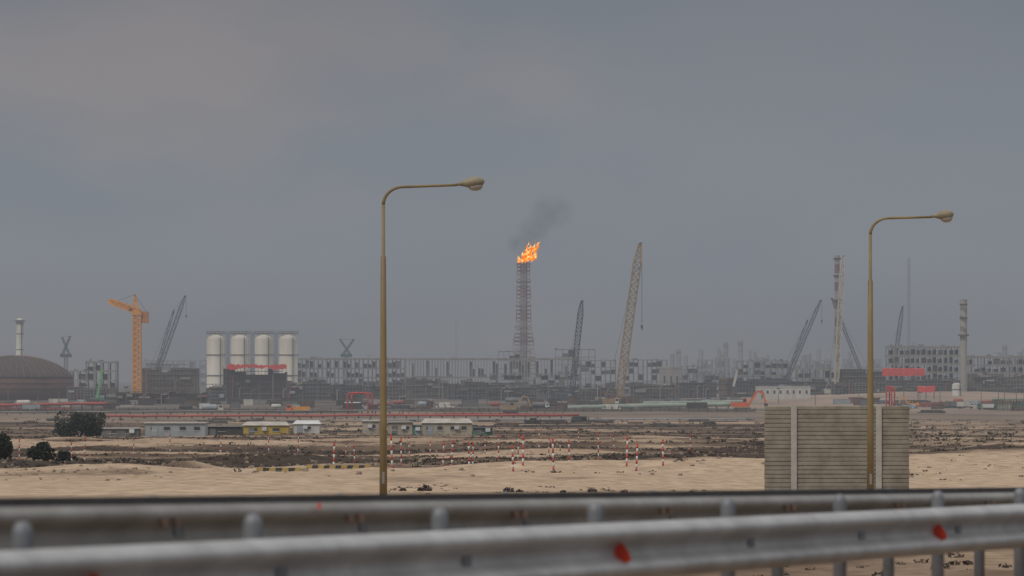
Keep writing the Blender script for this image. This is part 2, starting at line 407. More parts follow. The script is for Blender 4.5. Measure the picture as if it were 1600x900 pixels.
# ------------------------------------------------------------ scrub and stones
folm=mat('dry_scrub_leaves',(.052,.040,.029),.5,.8,.95)
def clump(mb,X,Y,z,s,nf,flat=.45,g=(.10,.22)):
    for _ in range(nf):
        a=U(0,6.28); r=s*.5*math.sqrt(R()); cx=X+r*math.cos(a); cy=Y+r*math.sin(a); cz=z+s*flat*R()*.8*(1-r/s)
        q=s*U(*g); d1=Vector((U(-1,1),U(-1,1),U(-1,1))).normalized()*q; d2=Vector((U(-1,1),U(-1,1),U(-.6,1))).normalized()*q*.7
        c=Vector((cx,cy,cz)); mb.add([c-d1,c+d2,c+d1,c-d2*.8],[(0,1,2,3)])
mb=MB(); cnt=0
while cnt<10500:
    x=U(-60,1660); y=U(672,748)
    Y=Yg(y); X=wx(x,Y); d,n1,n2,rowb=darkness(X,Y,x)
    if R()>sm(.35,.95,d)+.012: continue
    clump(mb,X,Y,ground(X,Y)-.05,U(.2,.5+.35*R())*(1 if y>700 else 1.5),11,.42); cnt+=1
for _ in range(900):
    x=U(0,1660); y=U(655,681); Y=Yg(y); X=wx(x,Y); clump(mb,X,Y,ground(X,Y),U(.8,2.2),9,.28)
for _ in range(260):
    x=U(600,1190); Y=U(150,170); X=wx(x,Y)
    if noise.noise(Vector((X/2.2,Y/6,3)))<.05: continue
    clump(mb,X,Y,ground(X,Y)-.03,U(.12,.32),14)
for x,s in ((665,.55),(630,.3),(795,.45),(812,.3),(925,.4),(975,.3),(1080,.35),(1120,.3),(1150,.25),(880,.25)):
    Y=156; X=wx(x,Y); clump(mb,X,Y,ground(X,Y),s,70,.6)
for _ in range(700):
    p=U(12,45); tq=U(25,110); v=rail_pt(p,tq,0); clump(mb,v.x,v.y,ground(v.x,v.y),U(.2,.6),16,.4)
o=mb.build('desert_scrub',folm); tag(o,'dark dry scrub scattered over the sand','scrub',None,'stuff')
def rockadd(mb,X,Y,z,s):
    vs=[]
    for i in range(6):
        a=i*1.047+U(-.3,.3); vs.append((X+math.cos(a)*s*U(.6,1),Y+math.sin(a)*s*U(.6,1),z-.05))
    for i in range(5):
        a=i*1.256+U(-.3,.3); vs.append((X+math.cos(a)*s*U(.3,.6),Y+math.sin(a)*s*U(.3,.6),z+s*U(.25,.6)))
    mb.add(vs,[(0,1,7,6),(1,2,8,7),(2,3,8),(3,4,9,8),(4,5,10,9),(5,0,6,10),(6,7,8,9,10)])
rk=mat('brown_desert_stone',(.20,.15,.11),.5,1.5,.95)
mb=MB(); cnt=0
while cnt<4200:
    x=U(-60,1660); y=U(684,752); Y=Yg(y); X=wx(x,Y); d=darkness(X,Y,x)[0]
    if R()>sm(0,.6,d)+.05: continue
    rockadd(mb,X,Y,ground(X,Y),U(.05,.26)); cnt+=1
o=mb.build('desert_stones',rk); tag(o,'brown stones and clods strewn over the desert','stones',None,'stuff')
# bushes
def bush(label,x,yb,w,h,nf,Y=None,nm='desert_bush',cat='bush'):
    Y=Y or Yg(yb); t=T(nm,label,cat,x,Y); W=w*t.m; H=h*t.m; t_=MB()
    for k in range(5):
        a=U(-.9,.9); t_.path([(0,0,-.1),(a*W*.12,U(-.2,.2),H*.3),(a*W*.3,U(-.5,.5),H*.7)],[.12,.08,.03],6)
    t.add('trunk',t_,brownd)
    lobes=[(U(-.34,.34)*W,U(-.3,.3)*W,U(.12,.68)*H,U(.17,.28)) for _ in range(15)]; mb=MB(); q0=max(.12,.022*W)
    for _ in range(nf):
        lx,ly,lz,lr=random.choice(lobes); v=Vector((U(-1,1),U(-1,1),U(-1,1)))
        if v.length>1: v.normalize()
        c=Vector((lx+v.x*lr*W,ly+v.y*lr*W,max(.05,lz+v.z*lr*H*1.1))); q=q0*U(.6,1.5)
        d1=Vector((U(-1,1),U(-1,1),U(-1,1))).normalized()*q; d2=Vector((U(-1,1),U(-1,1),U(-1,1))).normalized()*q*.6
        mb.add([c-d1,c+d2,c+d1,c-d2],[(0,1,2,3)],0 if R()<.85 else 1)
    t.add('crown',mb,[mat('dark_bush_leaves',(.020,.026,.017),.4,1,.9),mat('light_bush_leaves',(.055,.06,.036),.3,1,.9)])
bush('large dark round bush near the left, behind the marker posts',125,684,82,46,6000)
bush('medium dark bush below and left of the large round one',62,724,44,38,2800)
bush('dark bush cut by the left edge of the view',-4,722,44,48,2800)
bush('small dark bush at the right foot of the medium one',103,724,34,22,1400)
# ------------------------------------------------------------ building generators
def frame_struct(name,label,cat,x0,x1,yt,Y,depth,nb,ns,mf,ms,mi=None,pin=0,cw=.6,group=None,top=0,brace=0,slab=.5,rough=.0):
    t=T(name,label,cat,(x0+x1)/2,Y,group); xa,xb=t.px(x0),t.px(x1); H=t.pz(yt)
    lv=[];cur=ns
    for i in range(nb):
        if R()<rough: cur=max(max(1,ns-2),min(ns,cur+random.choice((-1,1,1,-1,0))))
        lv.append(cur)
    bx=[xa]
    for i in range(1,nb): bx.append(xa+(xb-xa)*(i+U(-.12,.12)*(1 if rough else 0))/nb)
    bx.append(xb); sh=H/ns
    mb=MB()
    for i in range(nb+1):
        x=bx[i]; k=max(lv[max(0,i-1)],lv[min(nb-1,i)]); h=sh*k
        for yy in (0,depth): mb.box(x-cw/2,x+cw/2,yy-cw/2,yy+cw/2,-1,h+(U(0,.7) if top else 0))
    if brace:
        for i in range(nb):
            if R()<brace:
                s=random.randrange(lv[i]); mb.bar((bx[i],-.1,sh*s),(bx[i+1],-.1,sh*(s+1)),cw*.5)
    t.add('frame',mb,mf)
    for s in range(1,ns+1):
        z=sh*s; mb=MB(); i=0
        while i<nb:
            if lv[i]>=s:
                j=i
                while j<nb and lv[j]>=s: j+=1
                mb.box(bx[i]-.2,bx[j]+.2,-cw*.7,depth+cw*.7,z-slab,z-.02)
                if s==lv[i]: mb.box(bx[i],bx[j],-.05,.05,z-.1,z+.15)
                i=j
            else: i+=1
        if mb.v: t.add('floor_slab',mb,ms)
    if mi:
        mis=mi if isinstance(mi,(list,tuple)) else [mi]; c=0
        for i in range(nb):
            for s in range(lv[i]):
                if R()<pin and c<95:
                    c+=1; a=bx[i];b_=bx[i+1]; z0=sh*s+.02; z1=sh*(s+1)-slab-.02; d=U(.3,depth*.5); mb=MB()
                    u=U(.45,1)
                    if R()<.2: r_=min((b_-a)*.4,(z1-z0)*.4); mb.path([(a+cw*.5,d+r_,z0+r_),(b_-cw*.5,d+r_,z0+r_)],r_,8)
                    else: mb.box(a+cw*.5,b_-cw*.5,d,d+.3,z0,z0+(z1-z0)*u)
                    t.add('infill_panel',mb,random.choice(mis))
    for _ in range(top):
        i=random.randrange(nb); x=U(bx[i],bx[i+1]); Hh=sh*lv[i]; h=U(.6,2.6); w=U(.5,4); mb=MB()
        if R()<.65: mb.box(x-w/2,x+w/2,depth*.3,depth*.3+w,Hh-.1,Hh+h*.7)
        else:
            mb.bar((x,depth*.4,Hh-.1),(x,depth*.4,Hh+h*1.3),.3); mb.bar((x-w,depth*.4,Hh+h),(x+w,depth*.4,Hh+h),.25)
        t.add('rooftop_fitting',mb,random.choice([steel,mf]))
    return t
def block(name,label,cat,x0,x1,yt,Y,depth,mw,mbar,nb,ns,group=None):
    """scaffolded block: boarded core with a lattice of tubes and board lifts"""
    t=T(name,label,cat,(x0+x1)/2,Y,group); xa,xb=t.px(x0),t.px(x1); H=t.pz(yt)
    mb=MB(); n=max(3,nb//2); bx=sorted([xa,xb]+[U(xa,xb) for _ in range(n-1)]); prof=[]
    for i in range(n):
        h=H*U(.72,.97); prof+= [(bx[i],h),(bx[i+1],h)]
    k=len(prof); vs=[(x,.8,-.5) for x,h in prof]+[(x,.8,h) for x,h in prof]+[(x,depth,h) for x,h in prof]
    mb.add(vs,[(i,i+1,k+i+1,k+i) for i in range(k-1)]+[(k+i,k+i+1,2*k+i+1,2*k+i) for i in range(k-1)]); mb.add([(xa,.8,-.5),(xa,depth,-.5),(xa,depth,prof[0][1]),(xa,.8,prof[0][1])],[(0,1,2,3)]); mb.add([(xb,.8,-.5),(xb,depth,-.5),(xb,depth,prof[-1][1]),(xb,.8,prof[-1][1])],[(0,1,2,3)])
    t.add('core',mb,mw)
    mb=MB()
    for i in range(nb+1):
        x=xa+(xb-xa)*i/nb; mb.box(x-.1,x+.1,-.1,.1,-.3,H*U(.85,1.08))
    mb.box(xa,xb,-.08,.08,H*.5-.1,H*.5)
    t.add('scaffold_tubes',mb,mbar)
    for s in range(1,ns+1):
        z=H*s/ns; mb=MB(); i0=random.randrange(0,max(1,nb//3)); i1=nb-random.randrange(0,max(1,nb//3))
        a=xa+(xb-xa)*i0/nb; b_=xa+(xb-xa)*i1/nb; mb.box(a,b_,-.05,.6,z-.35,z); t.add('board_lift',mb,random.choice([mbar,conc,steel,mbar,brown]))
    for _ in range(int((x1-x0)/11)):
        x=U(xa+1,xb-1); z=H*U(.05,.8); w=U(1,4); h=U(1,3.2); mb=MB()
        if R()<.5: mb.box(x-w,x+w,-.9,-.15,z,z+h*.7); t.add('sheeting',mb,random.choice([conc,steel,conc,brown,bluew,steeld,brownd]))
        else: mb.path([(x,-1,0),(x,-1,z+h),(x+w,-1,z+h+.3)],.28,7); t.add('pipe',mb,random.choice([steel,concl,conc,redl]))
    return t
def cabin(label,x0,x1,yt,yb,mw,mr,nw=3,door=True,gable=False,nm='site_cabin',cat='cabin',group=None,Y=None,dep=6):
    Y=Y or Yg(yb); t=T(nm,label,cat,(x0+x1)/2,Y,group); xa,xb=t.px(x0),t.px(x1); H=t.pz(yt)
    hh=H*.93 if not gable else H*.74
    mb=MB(); mb.box(xa,xb,0,dep,-.4,hh)
    n=max(3,int((xb-xa)/1.2))
    for i in range(n+1):
        x=xa+(xb-xa)*i/n; mb.box(x-.03,x+.03,-.035,-.001,.1,hh-.02)
    t.add('wall',mb,mw)
    mb=MB()
    if gable:
        mb.add([(xa-.25,-.3,hh),(xb+.25,-.3,hh),(xb+.25,dep+.3,hh),(xa-.25,dep+.3,hh),(xa+(xb-xa)*.06,dep/2,H),(xb-(xb-xa)*.06,dep/2,H)],[(0,1,5,4),(2,3,4,5),(1,2,5),(3,0,4),(0,3,2,1)])
    else:
        mb.add([(xa-.2,-.3,hh+.005),(xb+.2,-.3,hh+.005),(xb+.2,dep+.3,hh+.05),(xa-.2,dep+.3,hh+.05),(xa-.2,-.3,H-.04),(xb+.2,-.3,H-.04),(xb+.2,dep+.3,H),(xa-.2,dep+.3,H)],[(0,3,2,1),(4,5,6,7),(0,1,5,4),(1,2,6,5),(2,3,7,6),(3,0,4,7)])
    t.add('roof',mb,mr)
    W=xb-xa
    for i in range(nw):
        x=xa+W*(i+.6+U(-.12,.12))/(nw+.2); w=min(.6,W/nw*.2)
        mb=MB(); mb.box(x-w,x+w,-.07,-.04,hh*.45,hh*.74); fr=t.add('window',mb,glassd)
        mb=MB(); mb.box(x-w-.06,x+w+.06,-.11,-.071,hh*.41,hh*.45); t.add('sill',mb,whitel,fr)
    if door:
        x=xa+W*U(.05,.12)+.3; mb=MB(); mb.box(x,x+.95,-.08,-.036,.02,hh*.78); t.add('door',mb,random.choice([steel,bluew]))
    if R()<.7:
        x=xa+W*U(.3,.8); mb=MB(); mb.box(x,x+.8,-.5,-.1,hh*.5,hh*.5+.6); t.add('air_conditioner',mb,whitel)
    return t
cabin('low grey container cabin left of the long pale cabin',157,216,669,682,steel,bluew,2,dep=4)
cabin('long pale blue white cabin with flat roof left of the dark shed',227,320,660,682,bluew,cabr,4)
cabin('low dark shed between the long pale cabin and the yellow one',321,376,666,681,steeld,steel,1,True,nm='shed',cat='shed')
cabin('bright yellow shed with pale roof',380,450,659,680,yel,cabr,2,True,True,nm='shed',cat='shed')
cabin('small white gable-roofed tent hut right of the yellow shed',459,499,657,678,white,whitel,1,True,True)
cabin('narrow off-white cabin directly left of the nearer street lamp',566,592,657,678,cream,cabr,1,False)
cabin('off-white cabin with grey door directly right of the nearer street lamp',606,644,659,680,cream,conc,2)
cabin('small green cabin between two pale cabins',645,657,664,680,green,steel,0,True)
cabin('cream cabin with dark windows and low gable roof, rightmost pale cabin',659,737,654,680,cream,cabr,4,True,True)
cabin('small dark green hut right of the cream cabin',739,769,668,681,green,steeld,1)
def container(label,x,w,h,Y,m_,group,nm='shipping_container'):
    t=T(nm,label,'container',x,Y,group); W=w*t.m; H=h*t.m; mb=MB(); mb.box(-W/2,W/2,0,2.6,-.2,H)
    n=max(4,int(W/.9))
    for i in range(n): xx=-W/2+W*(i+.5)/n; mb.box(xx-.12,xx+.12,-.07,-.001,.15,H-.15)
    t.add('body',mb,m_)
    mb=MB(); mb.box(-W/2-.04,W/2+.04,-.1,2.7,H+.005,H+.16); t.add('roof',mb,random.choice([conc,steel,steeld,brown]))
    for s in (-1,1): mb=MB(); mb.box(s*W*.5-.1,s*W*.5+.1,-.12,-.075,-.1,H); t.add('corner_post',mb,steeld)
def pipestack(label,x0,x1,yt,Y,m_,group):
    t=T('pipe_stack',label,'pipe stack',(x0+x1)/2,Y,group); xa,xb=t.px(x0),t.px(x1); H=t.pz(yt); r_=max(.2,H/6); mb=MB(); lv=0; z=r_
    while z<H-r_*.5 or lv==0:
        for k in range(max(1,6-lv)):
            yy=k*2*r_+lv*r_; mb.path([(xa+U(0,2.5)+lv*.6,yy,z),(xb-U(0,2.5)-lv*.6,yy,z)],r_*.99,8)
        lv+=1; z+=1.75*r_
        if lv>5: break
    t.add('pipes',mb,m_)
    for s in (.15,.5,.85):
        mb=MB(); x=xa+(xb-xa)*s; mb.box(x-.15,x+.15,-.5-r_,-.3-r_,-.2,H*.8); t.add('stake',mb,steeld)
def vessel(label,x,w,h,Y,m_,group):
    t=T('storage_vessel',label,'tank',x,Y,group); W=w*t.m; H=h*t.m; r_=H*.38; mb=MB()
    mb.path([(-W/2,0,H-r_),(-W/2+r_*.2,0,H-r_),(-W/2+r_*.6,0,H-r_),(W/2-r_*.6,0,H-r_),(W/2-r_*.2,0,H-r_),(W/2,0,H-r_)],[r_*.3,r_*.75,r_,r_,r_*.75,r_*.3],14); t.add('shell',mb,m_,smooth=True)
    for s in (-.3,.3):
        mb=MB(); mb.box(W*s-.3,W*s+.3,-r_*.7,r_*.7,-.2,H-r_*1.6); t.add('saddle',mb,conc)
for i,(a,b_,yt,lb) in enumerate(((772,812,659,'low dark pipe stack nearest the cream cabin'),(815,850,652,'dark pipe stack under the flare tower, behind the marker posts'),(846,893,656,'wide dark pipe stack right of centre behind the marker posts'),(888,925,649,'tallest dark pipe stack right of the flare line'),(925,962,656,'last dark pipe stack to the right beyond the marker posts'))):
    pipestack(lb,a,b_,yt,1010+i*16,[brown,brownd,brown,steeld,brown][i],None)
for i in range(34):
    x=U(0,1190); Y=U(940,1180); k=random.choice(('dark','brown')); pipestack('low %s pipe bundle lying on the strip between the cabins and the red pipeline'%k,x-U(8,26),x+U(8,26),HY-base(Y)/Y*F-U(2.5,5),Y,{'dark':steeld,'brown':brown}[k],'low %s pipe bundles near the red pipeline'%k)
def pipeline(label,x0,x1,y0,y1,Y,r_,m_,ms,n,pipes=1,nm='pipeline'):
    t=T(nm,label,'pipeline',(x0+x1)/2,Y); a=t.p(x0,y0); b_=t.p(x1,y1)
    for k in range(pipes):
        mb=MB(); o_=Vector((0,k*r_*2.3,-(k%2)*r_*2.0)); pts=[a.lerp(b_,i/24)+o_+Vector((0,0,U(-.12,.12))) for i in range(25)]; mb.path(pts,r_,10); t.add('pipe',mb,m_,smooth=True)
    for i in range(n):
        mb=MB(); q=a.lerp(b_,(i+.5)/n); mb.box(q.x-.2,q.x+.2,-.3,r_*2.4*pipes,-.5,q.z-r_*.9); t.add('support',mb,ms)
pipeline('long thin red pipeline running behind the cabins',160,905,650,648,1240,.36,redp,steeld,40)
pipeline('pale thin pipeline just above the long red one',0,640,644,641,1420,.26,conc,steeld,30)
pipeline('long grey pipe row low across the middle right',560,1180,656,654,1180,.2,bluew,steeld,34)
pipeline('large pale green pipe lying across the yard left of the orange excavator',880,1148,637,631,1740,1.05,greenl,concd,14,1)
pipeline('second pale green pipe behind the large one',1005,1165,630,627,1900,.8,greenl,concd,8,1)
pipeline('red pipe line at the far left in front of the brown tank',0,170,633,630,1700,.65,redp,steeld,10)
def pipe_loop(label,x0,x1,yt,Y,m_,r_):
    t=T('pipe_loop',label,'pipe arch',(x0+x1)/2,Y,None)
    for k in range(2):
        mb=MB(); xa,xb=t.px(x0)+k*1.6,t.px(x1)+k*1.6; H=t.pz(yt)-k*.2; y_=k*2.2
        P=[(xa,y_,-.2),(xa,y_,H*.5),(xa,y_,H-1),(xa+.3,y_,H-.3),(xa+1,y_,H),(xb-1,y_,H),(xb-.3,y_,H-.3),(xb,y_,H-1),(xb,y_,H*.5),(xb,y_,-.2)]; mb.path(P,r_,8); t.add('pipe',mb,m_,smooth=True)
    mb=MB(); mb.box(t.px(x0),t.px(x1),-.3,2.5,t.pz(yt)*.62,t.pz(yt)*.62+.25); t.add('cross_beam',mb,steeld)
pipe_loop('tall red inverted U pipe arch left of the nearer street lamp',543,575,614,1480,red,.3)
pipe_loop('small red inverted U pipe arch right of the farther street lamp',1385,1393,604,1750,red,.35)
# ------------------------------------------------------------ big storage tank
t=T('storage_tank','huge rust brown storage tank with ribbed domed roof at the left edge','storage tank',12,2350); r_=92*t.m; H=t.pz(590); HT=t.pz(555)
def capz(e): return H+.05+(HT-H)*(math.sin(e)**1.4 if e>0 else 0)
mb=MB(); mb.lathe([(r_,-.5),(r_,H)],(0,r_,0),64); t.add('shell',mb,rust,smooth=True)
mb=MB(); mb.lathe([(r_*math.cos(a),capz(a)) for a in [i*math.pi/2/12 for i in range(12)]]+[(.5,HT)],(0,r_,0),64); rf=t.add('roof',mb,mat('dark_dome_sheet',(.055,.038,.034),.3,.2,.9),smooth=True)
for j in range(24):
    a=math.pi+j*math.pi/24+.02; mb=MB(); P=[]
    for i in range(11):
        e=i*math.pi/2/11; P.append((r_*math.cos(e)*math.cos(a)*1.002,r_+r_*math.cos(e)*math.sin(a)*1.002,capz(e)+.2))
    mb.path(P,.17,4); t.add('rib',mb,mat('pale_rib',(.17,.115,.095),.2,.3,.8),rf)
mb=MB()
for z in (H*.25,H*.5,H*.75,H): mb.lathe([(r_+.05,z-.15),(r_+.35,z-.15),(r_+.35,z+.1),(r_+.05,z+.1)],(0,r_,0),64)
t.add('wind_girder',mb,brownd)
mb=MB()
for k in range(22): a=math.pi+k*math.pi/22; mb.box(r_*1.005*math.cos(a)-.08,r_*1.005*math.cos(a)+.08,r_+r_*1.005*math.sin(a)-.1,r_+r_*1.005*math.sin(a)+.1,H+.1,H+1.3)
t.add('railing',mb,steel)
def column(name,label,cat,x,w,yt,Y,m_,rings=3,group=None,dome=True,plat=(),n=18,cap=None):
    t=T(name,label,cat,x,Y,group); r_=w*t.m/2; H=t.pz(yt)
    prof=[(r_*1.05,-.5),(r_*1.05,H*.03),(r_,H*.03+.1),(r_,H-r_*.6)]
    prof+= [(r_*.85,H-r_*.25),(r_*.5,H-r_*.05),(r_*.1,H)] if dome else [(r_,H),(r_*.8,H)]
    mb=MB(); mb.lathe(prof,(0,0,0),n); t.add('shell',mb,m_,smooth=True)
    for i in range(rings):
        z=H*(i+1)/(rings+1); mb=MB(); mb.lathe([(r_*1.01,z-.2),(r_*1.1,z-.2),(r_*1.1,z+.2),(r_*1.01,z+.2)],(0,0,0),n); t.add('ring',mb,steel)
    for py_ in plat:
        z=t.pz(py_); mb=MB(); mb.lathe([(r_*1.02,z-.2),(r_*1.55,z-.2),(r_*1.55,z),(r_*1.02,z)],(0,0,0),n)
        for k in range(10): a=k*.628; mb.bar((r_*1.5*math.cos(a),r_*1.5*math.sin(a),z),(r_*1.5*math.cos(a),r_*1.5*math.sin(a),z+1.3),.12)
        mb.lathe([(r_*1.47,z+1.2),(r_*1.53,z+1.2),(r_*1.53,z+1.35),(r_*1.47,z+1.35)],(0,0,0),n); t.add('platform',mb,steel)
    mb=MB(); mb.box(r_*.5,r_*.5+.5,-r_*1.02,-r_*.9,0,H*.95); t.add('ladder',mb,steeld)
    return t
column('process_column','white ringed column rising behind the brown storage tank','column',31,12,497,2900,white,4,plat=(503,))
# silos
sil=[(337.5,29),(375,29),(412.5,29),(450.5,30)]
labs=['leftmost white domed silo, bare down to its base','second white domed silo from the left, half hidden by the dark block','third white domed silo from the left','rightmost white domed silo, beside the ribbed rack']
silw=mat('silo_white',(.56,.52,.45),.15,.08,.65,streak=True,dirt=.15)
for (x,w),lb in zip(sil,labs):
    t=column('silo',lb,'silo',x,w,522,2950,silw,2,'white domed silos in a row',n=28)
    r_=w*t.m/2; H=t.pz(522); mb=MB(); mb.box(-r_*1.0,r_*1.0,-r_*.5,r_*.2,H+.1,H+.6)
    for k in range(7): xx=-r_+r_*2*k/6; mb.box(xx-.12,xx+.12,-r_*.5,-r_*.5+.2,H-r_*.35 if abs(xx)>r_*.6 else H-.5,H+2.0)
    mb.box(-r_*1.0,r_*1.0,-r_*.5-.05,-r_*.5+.15,H+1.7,H+2.0); t.add('top_platform',mb,steel)
t=T('silo_walkway','thin steel walkway linking the tops of the four silos','walkway',394,2975,None); mb=MB(); H=t.pz(521); mb.box(t.px(324),t.px(466),-.6,.6,H,H+.6); mb.box(t.px(324),t.px(466),-.6,-.45,H+1.7,H+1.95)
for k in range(24): xx=t.px(324)+(t.px(466)-t.px(324))*k/23; mb.box(xx-.13,xx+.13,-.6,-.45,H,H+1.9)
t.add('deck',mb,steel)
for xx_ in (356,394,431): mb=MB(); mb.lattice((t.px(xx_),0,-.5),(t.px(xx_),0,H),1.8,1.8,16,.3,.2); t.add('support_tower',mb,steel)
# ------------------------------------------------------------ cranes
def crane(label,foot,tip,Y,w,m_,mast=None,hook=None,base=True,n=None,group=None,ch=.3):
    t=T('crawler_crane',label,'crane',foot[0],Y,group); f=t.p(*foot); e=t.p(*tip); f=Vector((f.x,0,f.z))
    zb=3.0; d=(e-f)
    ft=Vector((f.x-d.x*((f.z-zb)/d.z),0,zb)) if f.z>zb else f
    Ln=(e-ft).length; n=n or max(8,int(Ln/(w*1.15)))
    mb=MB(); mb.lattice(ft,e,w*.4,w*.35,n,ch,ch*.55,mid=w); t.add('boom',mb,m_)
    s=1 if e.x>ft.x else -1
    mb=MB(); mb.path([e+Vector((-.7*s,0,-.2)),e+Vector((.8*s,0,.5))],.5,8); mb.bar(e+Vector((0,-.3,-.4)),e+Vector((1.2*s,-.3,.7)),.3); t.add('boom_head',mb,steeld)
    b=ft
    if base:
        for yy in (-3.2,2.2):
            mb=MB(); mb.box(b.x-4.5-s*1.5,b.x+3.5-s*1.5,yy,yy+1.1,-.2,1.1); t.add('crawler_track',mb,steeld)
        mb=MB(); mb.box(b.x-s*8 if s>0 else b.x-1,b.x+1 if s>0 else b.x+8,-1.6,1.6,1.15,3.6); t.add('engine_house',mb,m_)
        mb=MB(); mb.box(b.x-s*1-.9,b.x-s*1+.9,-3,-1.65,1.3,3.9); cb=t.add('operator_cab',mb,whitel)
        mb=MB(); mb.box(b.x-s*1-.7,b.x-s*1+.7,-3.04,-3.01,2.4,3.6); t.add('window',mb,glassd,cb)
        mb=MB(); mb.box(b.x-s*9.2-.7,b.x-s*9.2+.7,-2,2,1.3,4.1); t.add('counterweight',mb,concd)
    if mast:
        me_=t.p(*mast); mb=MB(); mb.lattice(Vector((b.x-s*1.5,0,3.2)),me_,w*.4,w*.3,max(5,n//3),ch*.8,ch*.5,mid=w*.6); t.add('mast',mb,m_)
        for q0,q1,ww in ((me_,e,.14),(me_,Vector((b.x-s*8,0,3.4)),.16)): mb=MB(); mb.bar(q0,q1,ww); t.add('pendant_cable',mb,wire)
    else:
        mb=MB(); q=Vector((b.x-s*5,0,9)); mb.bar((b.x-s*7.5,-1,3.5),q,.3); mb.bar((b.x-s*2,1,3.5),q,.3); t.add('gantry',mb,m_)
        mb=MB(); mb.bar(q,e,.12); t.add('pendant_cable',mb,wire)
    if hook:
        hz=t.p(*hook); x=e.x+.9*s; mb=MB(); mb.bar((x,0,e.z),(x,0,hz.z),.2); rp=t.add('hoist_rope',mb,wire)
        mb=MB(); mb.box(x-.5,x+.5,-.4,.4,hz.z-1.6,hz.z); mb.path([(x,0,hz.z-1.5),(x+.4,0,hz.z-2.2),(x,0,hz.z-2.7)],[.2,.2,.1],6); t.add('hook_block',mb,steeld)
    return t
crane('tallest tan lattice crane with hook hanging, right of the flare',(969,608),(1000,381),1900,3.7,yeld,hook=(1003,508),ch=.66,n=26)
crane('dark blue lattice crane between the flare and the tall tan crane',(898,572),(909,471),2300,3.0,blued,ch=.62,n=22)
crane('dark blue crane leaning right, above the low buildings left of the banded chimney',(1246,556),(1282,470),2700,2.0,blued,mast=(1262,500),hook=(1275,500),ch=.4)
crane('pale lattice crane standing upright against the banded chimney',(1308,575),(1317,401),2600,3.0,mat('pale_crane_paint',(.44,.39,.31),.15,.3,.6),ch=.6,n=30)
crane('dark crane leaning left behind the pale upright crane',(1334,552),(1300,467),2750,1.9,blued,ch=.4)
crane('small dark crane under the thin radio mast',(1402,538),(1410,480),2900,2.4,blued,ch=.42)
crane('blue grey luffing crane left of the silos',(255,559),(289,463),2800,2.4,blued,mast=(272,484),hook=(276,492),ch=.42)
gd=mat('teal_crane_paint',(.03,.10,.09),.25,.4,.6)
def luffer(label,x,Y,a0,a1,b0,b1,m1,m2,cr=.5):
    t=T('luffing_crane',label,'crane',x,Y); mb=MB(); c=t.p(x,557); mb.lattice((0,0,-.5),c,3,2.8,14,.5,.3); t.add('tower',mb,steel)
    mb=MB(); mb.box(c.x-5,c.x+5,-2,2,c.z-.5,c.z+2.2); t.add('machine_deck',mb,m1)
    mb=MB(); mb.lattice(t.p(*a0),t.p(*a1),1.8,1.2,9,cr,cr*.6); t.add('jib',mb,m1)
    mb=MB(); mb.lattice(t.p(*b0),t.p(*b1),1.6,1.2,9,cr,cr*.6); t.add('back_mast',mb,m2)
    mb=MB(); mb.bar(t.p(*a1),t.p(*b1),.25); t.add('tie_cable',mb,wire)
luffer('distant crossed crane with teal arms behind the frame building at the left',103,3400,(96,558),(110,525),(110,558),(97,527),blued,gd)
luffer('distant crossed crane with teal arms above the ribbed rack',541,3400,(534,557),(553,530),(549,557),(531,530),gd,gd,.55)
t=T('mobile_crane','small bright green boom lift at the left edge of the dark scaffolding','crane',152,2200); mb=MB(); mb.bar(t.p(151,624),t.p(160,577),1.1); t.add('boom',mb,mat('bright_green',(.12,.38,.14),.1,.4,.6)); mb=MB(); mb.box(-4,4,-1.4,1.4,.9,2.6); t.add('chassis',mb,green)
for x in (-3,-1,1.2,3): mb=MB(); mb.path([(x,-1.6,.6),(x,-1.0,.6)],.65,10); t.add('wheel',mb,blk)
# tower crane
t=T('tower_crane','orange tower crane with raised jib at the left','tower crane',214,2350)
mb=MB(); mb.lattice((0,0,-.5),t.p(214,492),4.6,4.3,32,.85,.5); t.add('mast',mb,orange)
mb=MB(); c=t.p(214,490); mb.box(c.x-3,c.x+3,-3,3,c.z-1,c.z+1.4); mb.lathe([(2.6,c.z+1.3),(2.6,c.z+2.2)],(c.x,0,0),14); t.add('slewing_platform',mb,orange)
mb=MB(); mb.box(c.x-4.8,c.x-2.6,-2.6,-.6,c.z+.6,c.z+3.4); cb=t.add('operator_cab',mb,orange); mb=MB(); mb.box(c.x-4.6,c.x-2.8,-2.65,-2.61,c.z+1.6,c.z+3.1); t.add('window',mb,glassd,cb)
mb=MB(); mb.lattice(t.p(218,487),t.p(170,470),2.6,1.4,11,1.05,.7,mid=3.0); t.add('jib',mb,orange)
mb=MB(); a=t.p(211,460); mb.bar(t.p(206,486),a,.9); mb.bar(t.p(217,486),a,.9); mb.bar(t.p(211,486),a,.6); mb.bar(t.p(208,475),t.p(214,475),.5); t.add('apex_frame',mb,orange)
mb=MB(); mb.bar(t.p(214,488),t.p(232,490),1.6,2.4); t.add('counter_jib',mb,orange)
mb=MB(); q=t.p(227,493); mb.box(q.x-2.6,q.x+2.0,-1.5,1.5,q.z-4.6,q.z+2.4); t.add('counterweight',mb,mat('dark_orange_paint',(.42,.15,.03),.2,.3,.7))
for q1,q2 in ((a,t.p(176,473)),(a,t.p(230,489))): mb=MB(); mb.bar(q1,q2,.25); t.add('tie_cable',mb,steel)
